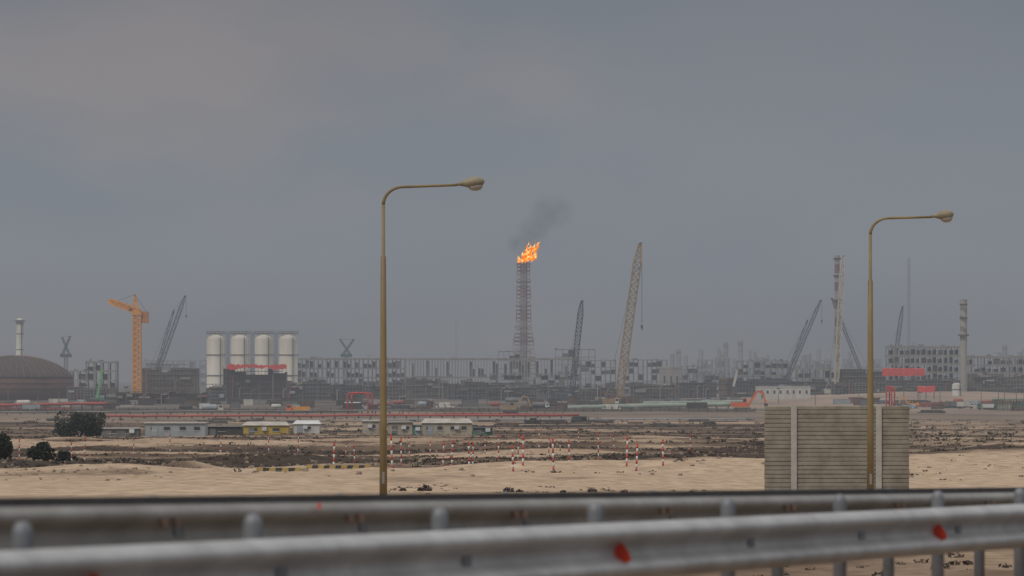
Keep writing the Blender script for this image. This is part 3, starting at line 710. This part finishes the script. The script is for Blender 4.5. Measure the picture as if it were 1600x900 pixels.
# ------------------------------------------------------------ flare stack
t=T('flare_stack','red and white lattice flare tower burning a flame at its top','flare stack',818,3600)
HH=t.pz(411)
fr_=mat('faded_flare_red',(.17,.07,.062),.2,.2,.7); fw_=mat('faded_flare_white',(.30,.26,.245),.2,.2,.7)
def wd(z):
    f=z/HH
    if f<.28: return 36*t.m
    if f<.52: return (36+(23-36)*(f-.28)/.24)*t.m
    return (23-4*(f-.52)/.48)*t.m
nseg=33; sq=[(-.5,-.5),(.5,-.5),(.5,.5),(-.5,.5)]
for sec in range(11):
    mb=MB()
    for i in range(sec*3,sec*3+3):
        z0=HH*i/nseg; z1=HH*(i+1)/nseg; w0,w1=wd(z0),wd(z1)
        for j in range(4):
            a0=Vector((sq[j][0]*w0,sq[j][1]*w0,z0)); a1=Vector((sq[j][0]*w1,sq[j][1]*w1,z1)); j2=(j+1)%4
            b0=Vector((sq[j2][0]*w0,sq[j2][1]*w0,z0)); b1=Vector((sq[j2][0]*w1,sq[j2][1]*w1,z1))
            mb.bar(a0,a1,.8); mb.bar(a0,b1,.42); mb.bar(b0,a1,.42); mb.bar(a1,b1,.45)
    t.add('tower_section',mb,fr_ if sec%2==0 else fw_)
for dx,rr,mm_ in ((-1.2,1.0,fw_),(1.6,.9,fr_),(.2,.6,fr_)):
    mb=MB(); mb.path([(dx*1.6,dx,-.5),(dx*1.6,dx,HH+1.5+dx)],rr,10); t.add('riser_pipe',mb,mm_,smooth=True)
for pyy in (413,440,478,512,532):
    z=t.pz(pyy); w=wd(z)*.5+1; mb=MB(); mb.box(-w,w,-w,w,z-.3,z)
    for s_ in (-1,0,1): mb.box(s_*w-.1,s_*w+.1,-w-.1,-w+.1,z,z+1.1)
    mb.box(-w,w,-w-.1,-w+.1,z+1,z+1.2); t.add('platform',mb,fr_)
mb=MB(); mb.lathe([(.9,HH),(1.3,HH+1.5),(1.3,HH+4),(1.0,HH+4.2)],(0,0,0),12); t.add('flare_tip',mb,steeld)
fm=newmat('gas_flame'); N=fm.node_tree.nodes; L=fm.node_tree.links
em=N.new('ShaderNodeEmission'); g=N.new('ShaderNodeNewGeometry'); n=N.new('ShaderNodeTexNoise'); n.inputs['Scale'].default_value=.32; n.inputs['Detail'].default_value=4
L.new(g.outputs['Position'],n.inputs['Vector']); r=N.new('ShaderNodeValToRGB'); cr=r.color_ramp
cr.elements[0].position=.3; cr.elements[0].color=(.75,.07,.005,1); cr.elements[1].position=.66; cr.elements[1].color=(1,.78,.34,1); e_=cr.elements.new(.49); e_.color=(1,.25,.025,1)
L.new(n.outputs['Fac'],r.inputs[0]); L.new(r.outputs[0],em.inputs[0]); em.inputs[1].default_value=1.15; oo=N.new('ShaderNodeOutputMaterial'); L.new(em.outputs[0],oo.inputs['Surface'])
tf=T('flame','bright orange gas flame blowing right at the top of the flare tower','flame',822,3600,z=wz(411,3600))
rs=random.Random(5); mb=MB()
tong=[((811,411),(810,397),5),((816,410),(818,390),6),((820,410),(827,380),8),((824,408),(835,382),7.5),((818,409),(822,393),7),((828,405),(842,391),5.5),((826,402),(832,377),6),((834,398),(843,378),3.5),((830,396),(838,375),4),((838,384),(845,376),2),((812,408),(808,400),2.5),((829,408),(842,401),4),((822,396),(826,374),2.5),((832,404),(840,394),5),((822,406),(830,396),8)]
for (a,b_,w) in tong:
    A=tf.p(*a,dy=rs.uniform(-2,2)); B=tf.p(*b_,dy=rs.uniform(-3,3)); P=[];Rr=[]
    for i in range(11):
        f=i/10; P.append(A.lerp(B,f)+Vector((math.sin(f*7+w)*1.0*f+rs.uniform(-.6,.6),rs.uniform(-.5,.5),rs.uniform(-.3,.3)))); Rr.append(max(.06,w*.6*.6*math.sin(min(1,f*1.1+.16)*math.pi)**.8*rs.uniform(.45,1.2)) if f<.98 else .05)
    mb.path(P,Rr,9)
tf.add('tongues',mb,fm)
# smoke: several soft puffs, each a volume that thins towards its own edge
smm=bpy.data.materials.new('thin_smoke'); smm.use_nodes=True; N=smm.node_tree.nodes; L=smm.node_tree.links; N.clear()
va=N.new('ShaderNodeVolumeAbsorption'); va.inputs[0].default_value=(.25,.22,.22,1)
g=N.new('ShaderNodeNewGeometry'); n=N.new('ShaderNodeTexNoise'); n.inputs['Scale'].default_value=.06; n.inputs['Detail'].default_value=3; L.new(g.outputs['Position'],n.inputs['Vector'])
mr=N.new('ShaderNodeMapRange'); mr.inputs[1].default_value=.30; mr.inputs[2].default_value=.75; mr.inputs[3].default_value=0; mr.inputs[4].default_value=1; L.new(n.outputs['Fac'],mr.inputs[0])
tco=N.new('ShaderNodeTexCoord'); le=N.new('ShaderNodeVectorMath'); le.operation='LENGTH'; L.new(tco.outputs['Object'],le.inputs[0])
fo=N.new('ShaderNodeMapRange'); fo.interpolation_type='SMOOTHSTEP'; fo.inputs[1].default_value=.1; fo.inputs[2].default_value=1.0; fo.inputs[3].default_value=.022; fo.inputs[4].default_value=0; L.new(le.outputs['Value'],fo.inputs[0])
mu=N.new('ShaderNodeMath'); mu.operation='MULTIPLY'; L.new(mr.outputs[0],mu.inputs[0]); L.new(fo.outputs[0],mu.inputs[1]); L.new(mu.outputs[0],va.inputs[1])
oo=N.new('ShaderNodeOutputMaterial'); L.new(va.outputs[0],oo.inputs['Volume'])
ts_=T('smoke','faint dark smoke drifting up right from the flame','smoke',830,3632,z=wz(385,3632)); ts_.o['kind']='stuff'
for (x,y,rx,rz) in ((818,386,24,24),(834,362,34,34),(862,330,44,36),(804,380,18,18)):
    mb=MB(); mb.lathe([(math.cos(a),math.sin(a)) for a in [(-1.5+3.0*i/10) for i in range(11)]],(0,0,0),18); o=ts_.add('puff',mb,smm); o.location=ts_.p(x,y); o.scale=(rx*.6,22,rz*.6)
# ------------------------------------------------------------ chimneys, masts
def banded(name,label,cat,x,w,yt,Y,cols,nbd,spiral=False):
    t=T(name,label,cat,x,Y); r_=w*t.m/2; H=t.pz(yt); mb=MB(); n=20; K=nbd*6; vs=[];fs=[];mi=[]
    for i in range(K+1):
        for j in range(n): a=2*math.pi*j/n; vs.append((r_*math.cos(a),r_*math.sin(a),-.5+(H+.5)*i/K))
    for i in range(K):
        for j in range(n): fs.append((i*n+j,i*n+(j+1)%n,(i+1)*n+(j+1)%n,(i+1)*n+j)); mi.append(int((i+(j*6/n*2 if spiral else 0))//6)%2 if (not spiral or i>K*.55) else 0)
    fs.append(tuple(K*n+j for j in range(n))); mi.append(0); mb.v=vs; mb.f=fs; mb.mi=mi; t.add('shaft',mb,cols,smooth=False)
    return t,r_,H
t,r_,H=banded('chimney','faded red and grey banded chimney partly behind the pale upright crane','chimney',1308,8,399,2700,[mat('chimney_dark_band',(.17,.085,.075),.2,.2,.7),mat('chimney_pale_band',(.28,.24,.22),.2,.2,.7)],16)
for pyy in (405,432,470): z=t.pz(pyy); mb=MB(); mb.lathe([(r_*1.02,z-.2),(r_*1.5,z-.2),(r_*1.5,z+.9),(r_*1.02,z+.9)],(0,0,0),14); t.add('platform',mb,steeld)
t,r_,H=banded('chimney','pale chimney with faint spiral stripes above its platform, near the right edge','chimney',1505.5,11,468,2500,[mat('chimney_grey',(.30,.28,.25),.2,.15,.7,streak=True),mat('chimney_brown',(.18,.155,.135),.3,.3,.8)],18,True)
for pyy in (524,476,497): z=t.pz(pyy); mb=MB(); mb.lathe([(r_*1.02,z-.3),(r_*(1.6 if pyy==524 else 1.15),z-.3),(r_*(1.6 if pyy==524 else 1.15),z+.6),(r_*1.02,z+.6)],(0,0,0),16); t.add('platform',mb,steeld)
def radio(label,x,yt,Y,w,m_=steel):
    t=T('lattice_mast',label,'mast',x,Y); mb=MB(); mb.lattice((0,0,-.5),t.p(x,yt),w,w*.7,30,.3,.16); t.add('mast',mb,m_); mb=MB(); e=t.p(x,yt); mb.bar(e,e+Vector((0,0,4)),.25); t.add('antenna',mb,steel)
radio('tall thin radio mast right of the farther street lamp',1420,404,4200,2.6,steel)
radio('faint distant mast left of the flare tower',713,502,6500,3.2)
# ------------------------------------------------------------ plant structures
frame_struct('concrete_frame_building','unfinished concrete frame building between the brown tank and tower crane','building',76,181,565,2650,14,9,4,conc,conc,[concd,steeld,brown],.5,.9,top=6,slab=.9,rough=.2)
block('scaffolded_building','dark brown scaffolded block right of the tower crane','scaffolded building',222,309,569,2500,14,brown,steel,16,7)
block('scaffolded_building','dark scaffolded block below the silos under red sheeting','scaffolded building',349,447,571,2450,14,brownd,brown,18,6)
t=T('red_sheeting','bright red sheeting draped along the roof of the block below the silos','sheeting',401,2446,z=wz(573,2446)+.1)
mb=MB(); xs=[t.px(354+i*94/26) for i in range(27)]; vs=[]
for i in range(27):
    h0=U(.6,1.8); dz=U(.3,1.8) if 6<i<20 else U(1.2,2.4); vs+=[(xs[i],-.6,-dz),(xs[i],-.3,h0),(xs[i],4,h0*.6)]
mb.add(vs,[(i*3+j,i*3+3+j,i*3+4+j,i*3+1+j) for i in range(26) for j in range(2)])
t.add('sheet',mb,red)
frame_struct('precast_rack','pale two level precast frame right of the silos','rack',464,632,560,3000,16,26,4,conc,conc,[concd,concd,steel,steeld],.6,.5,top=6,slab=1.0,rough=.06)
frame_struct('ribbed_pipe_rack','long pale ribbed rack running to the foot of the flare tower','rack',634,905,560,3080,18,60,2,concl,conc,[concd,concd,conc,steel],.55,.55,top=6,slab=1.2,rough=.0)
frame_struct('steel_module','green grey steel module in front of the ribbed rack below the flare','steel structure',766,896,575,2750,14,13,5,steelg,steelg,[steeld,concd,concd],.45,.4,top=6,brace=.9,rough=.15)
frame_struct('steel_gantry','small raised steel platform at the foot of the flare tower','steel structure',779,829,549,3300,8,6,5,steel,steel,steeld,.3,.45,top=2,brace=.9)
frame_struct('steel_module','grey steel structure left of the tall tan crane','steel structure',900,962,563,3200,12,8,5,steel,conc,[concd,steeld],.5,.45,top=4,brace=.6,rough=.25)
frame_struct('steel_module','grey steel structure directly right of the tall tan crane','steel structure',975,1034,562,3300,12,8,5,steel,conc,[concd,steeld],.5,.45,top=4,brace=.5,rough=.25)
frame_struct('steel_module','low dark steel structure under the dark blue crane near the flare','steel structure',868,930,546,3400,10,6,6,steel,steel,[concd],.25,.35,top=3,brace=.7,rough=.3)
cabin('pale flat roofed building with small square windows right of the tall tan crane',1031,1064,573,0,concl,concl,3,False,nm='plant_building',cat='building',Y=2900,dep=14)
frame_struct('steel_module','hazy steel frame behind the brown upright drum','steel structure',1066,1150,572,3300,12,10,4,steel,conc,[concd,concd,steeld],.5,.45,top=5,brace=.4,rough=.25)
column('upright_drum','brown upright drum standing in the yard left of the white warehouse','drum',1133,19,590,2300,brown,3,dome=False)
t=T('signal_board','tall narrow pale board leaning by the brown upright drum','board',1150,2200); mb=MB(); mb.bar(t.p(1146,604),t.p(1152,578),1.2,.4); t.add('board',mb,white); mb=MB(); mb.bar(t.p(1144,628),t.p(1147,604),.35); t.add('prop',mb,steel)
frame_struct('steel_module','grey open steel frame left of the pale upright crane, above the warehouse','steel structure',1152,1232,564,3000,14,9,5,steel,conc,[steeld,concd,brownd],.5,.45,top=5,brace=.4,rough=.25)
frame_struct('steel_module','grey concrete frame directly left of the pale upright crane','steel structure',1236,1308,561,2900,14,7,4,conc,conc,[concd,brownd,steeld],.5,.7,top=5,slab=.9,rough=.2)
block('scaffolded_building','dark scaffolded block directly right of the pale upright crane','scaffolded building',1312,1384,573,2600,14,brownd,steel,14,6)
frame_struct('concrete_frame_building','large unfinished concrete frame building at the right with rows of open bays','building',1388,1500,541,2800,18,13,6,conc,conc,[concd,steeld,brownd,concd],.75,.7,top=6,slab=1.3,rough=.05)
frame_struct('concrete_frame_building','unfinished concrete frame building cut by the right edge, beyond the striped chimney','building',1513,1630,544,2800,18,12,6,conc,conc,[concd,steeld,brownd],.75,.7,top=6,slab=1.3,rough=.12)
t=cabin('long white warehouse with low roof left of the farther street lamp',1183,1266,604,622,white,whitel,8,True,nm='warehouse',cat='warehouse',Y=2350,dep=16)
for (a,b_,yt,Y,lb) in ((1378,1445,574,2500,'red sheeted shelter in front of the right concrete frame'),(1433,1461,602,2200,'small red shelter low in front of the right concrete frame')):
    t=T('red_shelter',lb,'shelter',(a+b_)/2,Y); H=t.pz(yt); xa,xb=t.px(a),t.px(b_); mb=MB(); dh=min(5.2,H*.45); n=14; vs=[]
    for i in range(n+1):
        x0=xa+(xb-xa)*i/n; vs+=[(x0,-.5-U(0,.3),H-dh-U(0,.9)),(x0,0,H-U(0,1.2)),(x0,5,H-.5)]
    mb.add(vs,[(i*3+j,i*3+3+j,i*3+4+j,i*3+1+j) for i in range(n) for j in range(2)])
    t.add('sheet',mb,red)
    for x in (xa+.5,(xa+xb)/2,xb-.5): mb=MB(); mb.box(x-.2,x+.2,.1,.5,-.3,H-1); t.add('post',mb,steeld)
column('small_tank','small white round tank below the striped chimney','tank',1495,15,598,2300,white,1,n=20)
vessel('white horizontal storage vessel right of the striped chimney',1530,34,22,2600,white,None)
# ------------------------------------------------------------ scaffold blocks across the plant
fill=[(182,322,611,2050,brownd,brown,'wide dark scaffolded block low in front of the tower crane'),
(322,352,600,2250,concd,steel,'narrow grey scaffolded block under the leftmost silo'),
(448,520,592,2350,concd,steel,'grey scaffolded block below the rightmost silo'),
(520,566,600,2300,steeld,steel,'dark scaffolded block left of the nearer street lamp pole'),
(566,634,597,2400,concd,conc,'grey scaffolded block crossing behind the nearer street lamp pole'),
(634,700,588,2500,concd,steel,'grey scaffolded block right of the nearer street lamp pole'),
(700,764,594,2450,steeld,conc,'dark scaffolded block midway between the nearer street lamp and flare'),
(764,840,600,2350,concd,steel,'grey scaffolded block straight below the flare tower'),
(838,905,598,2300,steel,steel,'light grey scaffolded block under the dark blue crane'),
(904,966,601,2380,concd,steel,'grey scaffolded block left of the tall tan crane foot'),
(985,1060,596,2500,concd,conc,'grey scaffolded block right of the tall tan crane foot'),
(1056,1120,592,2600,steeld,steel,'dark scaffolded block left of the brown upright drum'),
(1140,1186,588,2700,brownd,steel,'dark scaffolded block between the drum and the white warehouse'),
(1186,1310,590,2650,steeld,brown,'long dark scaffolded block behind the white warehouse'),
(1300,1384,598,2450,steeld,conc,'low dark scaffolded block crossing behind the farther street lamp pole'),
(1384,1500,590,2500,concd,steel,'low grey scaffolded block in front of the right concrete frame'),
(1512,1640,580,2550,concd,conc,'grey scaffolded block at the right edge'),
(105,182,604,2350,concd,conc,'grey scaffolded block right of the brown tank')]
for a,b_,yt,Y,mw,mbr,lb in fill:
    block('scaffolded_structure',lb,'scaffolded structure',a,b_,yt,Y,10,mw,mbr,max(6,int((b_-a)/5)),5)
NMm={'steel':'grey','steeld':'dark','brown':'brown','white':'white','bluew':'blue grey','redl':'faded red','conc':'concrete grey','green':'green'}
MM={'steel':steel,'steeld':steeld,'brown':brown,'white':white,'bluew':bluew,'redl':redl,'conc':conc,'green':green}
for i in range(135):
    x=U(0,1180) if R()<.85 else U(1300,1600); Y=U(1560,2080); k=random.choice(['steel','steeld','steeld','brown','conc','steel','redl','brown','brown','bluew'] if R()<.93 else ['white'])
    if x>880 and 1700<Y<1950 and x<1180: Y=U(1990,2150)
    q=R()
    if q<.55: container('small %s container in the crowded yard in front of the plant'%NMm[k],x,U(14,34),U(7,11),Y,MM[k],'%s yard containers'%NMm[k])
    elif q<.85: pipestack('low %s stack of pipes in the crowded yard in front of the plant'%NMm[k],x-U(8,22),x+U(8,22),HY+14*F/Y-U(5,9),Y,MM[k],'%s pipe stacks in the yard'%NMm[k])
    else: vessel('short %s horizontal vessel on saddles in the crowded yard'%NMm[k],x,U(14,26),U(8,11),Y,MM[k],'%s horizontal vessels in the yard'%NMm[k])
def fence(label,x0,x1,Y,h,m_,n):
    t=T('site_fence',label,'fence',(x0+x1)/2,Y); xa,xb=t.px(x0),t.px(x1); mb=MB(); vs=[]
    for i in range(61):
        a=xa+(xb-xa)*i/60; z=ground(t.X+a,Y)-t.Z; hh=h*U(.85,1); vs+=[(a,0,z-.3),(a,0,z+hh)]
    mb.add(vs,[(i*2,i*2+2,i*2+3,i*2+1) for i in range(60)])
    t.add('panels',mb,m_)
    for i in range(n): mb=MB(); a=xa+(xb-xa)*i/(n-1); mb.box(a-.12,a+.12,-.16,-.05,-.5,h+.4); t.add('post',mb,steeld)
fence('low dark boundary fence behind the red pipeline on the left',0,560,1500,1.7,concd,40)
fence('low brown boundary fence in the middle behind the pale cabins',600,1180,1560,1.5,mat('dusty_brown_fence',(.13,.11,.095),.3,.3,.9),40)
fence('faint red barrier line in front of the brown tank',0,110,1640,1.4,redp,12)
fence('low reddish barrier line at the far right of the yard',1395,1600,1900,1.8,redl,20)
fence('low faded red barrier line in front of the grey blocks in the middle',610,880,1380,.8,redp,20)
def pole(x,yt,Y,lb,grp):
    t=T('floodlight_pole',lb,'light pole',x,Y,grp); H=t.pz(yt); mb=MB(); mb.path([(0,0,-.3),(0,0,H)],[.22,.13],6); mb.box(-1,1,-.12,.12,H-.3,H+.1); t.add('pole',mb,steel)
    for s_ in (-.7,.7): mb=MB(); mb.box(s_-.4,s_+.4,-.5,-.2,H-.2,H+.4); t.add('floodlight',mb,steeld)
for x in (12,58,95,132,197,262,331,404,476,532,626,668,728,762,838,851,880,918,990,1047,1086,1117,1172,1216,1272,1340,1412,1440,1471,1533,1560,1572,1588,1597):
    pole(x+U(-3,3),U(596,614),U(1750,2200),'thin grey floodlight pole rising from the plant yard','thin floodlight poles in the plant yard')
# distant skyline
for i in range(36):
    x=random.choice([U(1035,1300),U(1035,1300),U(1320,1600)]); w=U(3,9); yt=U(543,562)
    column('distant_column','hazy distant process column on the skyline','column',x,w,yt,U(5600,8000),steel,1,'hazy distant columns on the skyline',n=8)
for i,(a,b_,yt) in enumerate(((1035,1120,562),(1120,1200,559),(1190,1300,563),(1320,1395,561),(1590,1660,545),(225,330,563),(0,80,562))):
    frame_struct('distant_plant','hazy distant plant frame on the skyline behind the near plant','distant plant',a,b_,yt,5600+i*130,30,12,3,steel,conc,[concd,conc],.8,1.3,'hazy distant plant frames',top=5,slab=1.6,rough=.3)
for x,yt,lb in ((1060,545,'hazy distant tower with round top right of the tall tan crane'),(1157,531,'hazy distant tall grey tower left of the leaning dark blue crane'),(1134,534,'hazy slim distant tower in the middle right'),(1570,538,'hazy distant tower at the far right')):
    column('distant_tower',lb,'tower',x,8,yt,7000,steel,3,plat=(yt+6,))
# ------------------------------------------------------------ vehicles
def wheel(t,x,y_,r_,w=.3):
    mb=MB(); mb.path([(x,y_,r_),(x,y_+w,r_)],r_,12); wo=t.add('wheel',mb,blk); mb=MB(); mb.path([(x,y_-.03,r_),(x,y_+.02,r_)],r_*.5,10); t.add('rim',mb,steel,wo)
def truck(label,x,Y,mc,mbody,kind='box',s=1,d=1,group=None):
    t=T('truck',label,'truck',x,Y,group)
    mb=MB(); mb.box(-4*s,4*s,-1.1,1.1,.6,1.0); t.add('chassis',mb,steeld)
    c=3.1*s*d; mb=MB(); mb.add([(c-1*s,-1.15,1.01),(c+1*s,-1.15,1.01),(c+1*s,1.15,1.01),(c-1*s,1.15,1.01),(c-(1 if d>0 else .7)*s,-1.1,2.9*s),(c+(.7 if d>0 else 1)*s,-1.1,2.9*s),(c+(.7 if d>0 else 1)*s,1.1,2.9*s),(c-(1 if d>0 else .7)*s,1.1,2.9*s)],[(4,5,6,7),(0,1,5,4),(1,2,6,5),(2,3,7,6),(3,0,4,7)]); cb=t.add('cab',mb,mc)
    mb=MB(); mb.box(c-.6*s,c+.6*s,-1.18,-1.15,1.9*s,2.6*s); t.add('window',mb,glassd,cb)
    x0,x1=(-4*s,1.9*s) if d>0 else (-1.9*s,4*s)
    mb=MB()
    if kind=='tank': mb.path([(x0,0,2.1),(x0+.4,0,2.1),(x1-.4,0,2.1),(x1,0,2.1)],[.5,1.1,1.1,.5],14)
    elif kind=='tip': mb.add([(x0+.5,-1.2,1.02),(x1-.3,-1.2,1.02),(x1-.3,1.2,1.02),(x0+.5,1.2,1.02),(x0,-1.25,2.6),(x1,-1.25,2.6),(x1,1.25,2.6),(x0,1.25,2.6)],[(0,1,5,4),(1,2,6,5),(2,3,7,6),(3,0,4,7),(0,3,2,1)])
    else: mb.box(x0,x1,-1.2,1.2,1.02,3.4*s)
    t.add('load_body',mb,mbody)
    for xx in (-3*s,-1.8*s,2.9*s) if d>0 else (3*s,1.8*s,-2.9*s): wheel(t,xx,-1.25,.5)
def excavator(label,x,Y,m_,d=1,s=1.0):
    t=T('excavator',label,'excavator',x,Y)
    for yy in (-1.5,.9):
        mb=MB(); mb.path([(-2.2*s,yy+.3,.5*s),(2.2*s,yy+.3,.5*s)],.5*s,8); mb.box(-2.3*s,2.3*s,yy,yy+.6,0,1.0*s); t.add('track',mb,steeld)
    mb=MB(); mb.box(-2.6*s,2.0*s,-1.3,1.3,1.15*s,2.4*s); mb.box(-2.8*s*d-.5,-2.8*s*d+.5,-1.35,1.35,1.3*s,2.7*s); t.add('body',mb,m_)
    mb=MB(); mb.box(.6*s*d-.8,.6*s*d+.8,-1.35,-.2,2.41*s,3.6*s); cb=t.add('cab',mb,m_); mb=MB(); mb.box(.6*s*d-.6,.6*s*d+.6,-1.39,-1.36,2.6*s,3.4*s); t.add('window',mb,glassd,cb)
    mb=MB(); mb.bar((1.8*s*d,.3,2*s),(4.2*s*d,.3,5.6*s),.6*s); mb.bar((4.2*s*d,.3,5.6*s),(5.8*s*d,.3,5*s),.55*s); t.add('boom',mb,m_)
    mb=MB(); mb.bar((5.7*s*d,.3,5.2*s),(6.6*s*d,.3,2*s),.45*s); t.add('stick',mb,m_)
    mb=MB(); mb.add([(6.0*s*d,-.4,2.2*s),(7.0*s*d,-.4,2.1*s),(7.2*s*d,-.4,1.0*s),(6.2*s*d,-.4,.9*s),(6.0*s*d,1,2.2*s),(7.0*s*d,1,2.1*s),(7.2*s*d,1,1.0*s),(6.2*s*d,1,.9*s)],[(0,1,2,3),(7,6,5,4),(0,4,5,1),(1,5,6,2),(2,6,7,3),(3,7,4,0)]); t.add('bucket',mb,steeld)
excavator('orange red excavator with arm lowered, left of the slatted screen',1160,1600,orr,1,1.5)
excavator('dusty tan excavator with raised arm below the flare tower',797,1480,mat('dusty_tan_paint',(.30,.21,.13),.2,.5,.7),1,1.2)
excavator('small orange excavator beside the red arch at the right',1425,1750,orange,-1,.9)
truck('pale tanker truck left of the orange skip',332,1490,white,bluew,'tank',1.05,1)
truck('orange tipper truck parked right of the pale tanker',466,1490,orr,orange,'tip',1.15,-1)
truck('white lorry on the sandy yard at the right',1508,1700,whitel,white,'box',.9,1)
truck('green and white lorry parked at the far right',1540,1640,green,whitel,'tip',.9,-1)
truck('white lorry with grey tank in the middle yard',845,1700,whitel,steel,'tank',.95,1)
for a,b_,lb in ((1552,1572,'green steel trestle frame, left of the two at the far right'),(1576,1600,'green steel trestle frame at the very right edge')):
    frame_struct('trestle_frame',lb,'trestle',a,b_,624,1650,4,5,2,green,green,None,0,.3,brace=.8,slab=.25)
pipestack('long dark pipe stack on the sand right of the slatted screen',1432,1480,640,1500,steeld,None)
# ------------------------------------------------------------ world, sun, camera
w=bpy.data.worlds.new('World'); SC.world=w; w.use_nodes=True; N=w.node_tree.nodes; L=w.node_tree.links; N.clear()
sky=N.new('ShaderNodeTexSky'); sky.sky_type='NISHITA'; sky.sun_disc=False; sky.sun_elevation=math.radians(48); sky.sun_rotation=math.radians(215); sky.dust_density=4
b1=N.new('ShaderNodeBackground'); b1.inputs[1].default_value=.06; L.new(sky.outputs[0],b1.inputs[0])
tc=N.new('ShaderNodeTexCoord'); sp=N.new('ShaderNodeSeparateXYZ'); L.new(tc.outputs['Generated'],sp.inputs[0])
r=N.new('ShaderNodeValToRGB'); cr=r.color_ramp
stops=[(0,(.208,.218,.237)),(.03,(.220,.242,.272)),(.06,(.214,.237,.269)),(.10,(.186,.205,.236)),(.25,(.42,.43,.45)),(1,(.92,.92,.93))]
cr.elements[0].position=0; cr.elements[0].color=(*stops[0][1],1); cr.elements[1].position=1; cr.elements[1].color=(*stops[-1][1],1)
for p_,c in stops[1:-1]: e=cr.elements.new(p_); e.color=(*c,1)
L.new(sp.outputs['Z'],r.inputs[0])
mp=N.new('ShaderNodeMapping'); mp.inputs['Scale'].default_value=(9,9,20); L.new(tc.outputs['Generated'],mp.inputs[0])
n=N.new('ShaderNodeTexNoise'); n.inputs['Scale'].default_value=1.4; n.inputs['Detail'].default_value=5; n.inputs['Roughness'].default_value=.45; L.new(mp.outputs[0],n.inputs['Vector'])
r2=N.new('ShaderNodeValToRGB'); r2.color_ramp.interpolation='EASE'; r2.color_ramp.elements[0].position=.3; r2.color_ramp.elements[0].color=(.97,.972,.978,1); r2.color_ramp.elements[1].position=.72; r2.color_ramp.elements[1].color=(1.05,1.028,1.012,1); L.new(n.outputs['Fac'],r2.inputs[0])
m1=N.new('ShaderNodeMixRGB'); m1.blend_type='MULTIPLY'; m1.inputs[0].default_value=1; L.new(r.outputs[0],m1.inputs[1]); L.new(r2.outputs[0],m1.inputs[2])
# warm cloud bank, upper left part of this sky
d=N.new('ShaderNodeVectorMath'); d.operation='SUBTRACT'; d.inputs[1].default_value=(-.080,1,.079); L.new(tc.outputs['Generated'],d.inputs[0])
sc=N.new('ShaderNodeVectorMath'); sc.operation='MULTIPLY'; sc.inputs[1].default_value=(12,0,34); L.new(d.outputs[0],sc.inputs[0])
ln=N.new('ShaderNodeVectorMath'); ln.operation='LENGTH'; L.new(sc.outputs[0],ln.inputs[0])
ad=N.new('ShaderNodeMath'); ad.operation='SUBTRACT'; L.new(n.outputs['Fac'],ad.inputs[0])
ml=N.new('ShaderNodeMath'); ml.operation='MULTIPLY'; ml.inputs[1].default_value=.5; L.new(ln.outputs['Value'],ml.inputs[0]); L.new(ml.outputs[0],ad.inputs[1])
mr=N.new('ShaderNodeMapRange'); mr.interpolation_type='SMOOTHSTEP'; mr.inputs[1].default_value=-.1; mr.inputs[2].default_value=.42; L.new(ad.outputs[0],mr.inputs[0])
m2=N.new('ShaderNodeMixRGB'); m2.blend_type='MULTIPLY'; m2.inputs[2].default_value=(1.25,1.09,1.0,1); L.new(mr.outputs[0],m2.inputs[0]); L.new(m1.outputs[0],m2.inputs[1])
b2=N.new('ShaderNodeBackground'); b2.inputs[1].default_value=1; L.new(m2.outputs[0],b2.inputs[0])
mx=N.new('ShaderNodeMixShader'); mx.inputs[0].default_value=.93; L.new(b1.outputs[0],mx.inputs[1]); L.new(b2.outputs[0],mx.inputs[2])
wo=N.new('ShaderNodeOutputWorld'); L.new(mx.outputs[0],wo.inputs[0])
sl=bpy.data.lights.new('sun','SUN'); sl.energy=1.35; sl.angle=math.radians(12); sl.color=(1,.93,.84); so=bpy.data.objects.new('sun',sl); COL.objects.link(so)
az=math.radians(215); el=math.radians(48); dirv=Vector((math.sin(az)*math.cos(el),math.cos(az)*math.cos(el),math.sin(el)))
so.rotation_euler=dirv.to_track_quat('Z','Y').to_euler()
cam=bpy.data.cameras.new('camera'); co=bpy.data.objects.new('camera',cam); COL.objects.link(co); co.location=(0,0,CZ); co.rotation_euler=(math.radians(90),0,0)
cam.sensor_width=36; cam.lens=135; cam.shift_y=140/1600; cam.clip_end=80000; cam.clip_start=.5
cam.dof.use_dof=True; cam.dof.focus_distance=170; cam.dof.aperture_fstop=4.2
SC.camera=co
SC.view_settings.view_transform='Standard'; SC.view_settings.look='None'; SC.view_settings.exposure=0
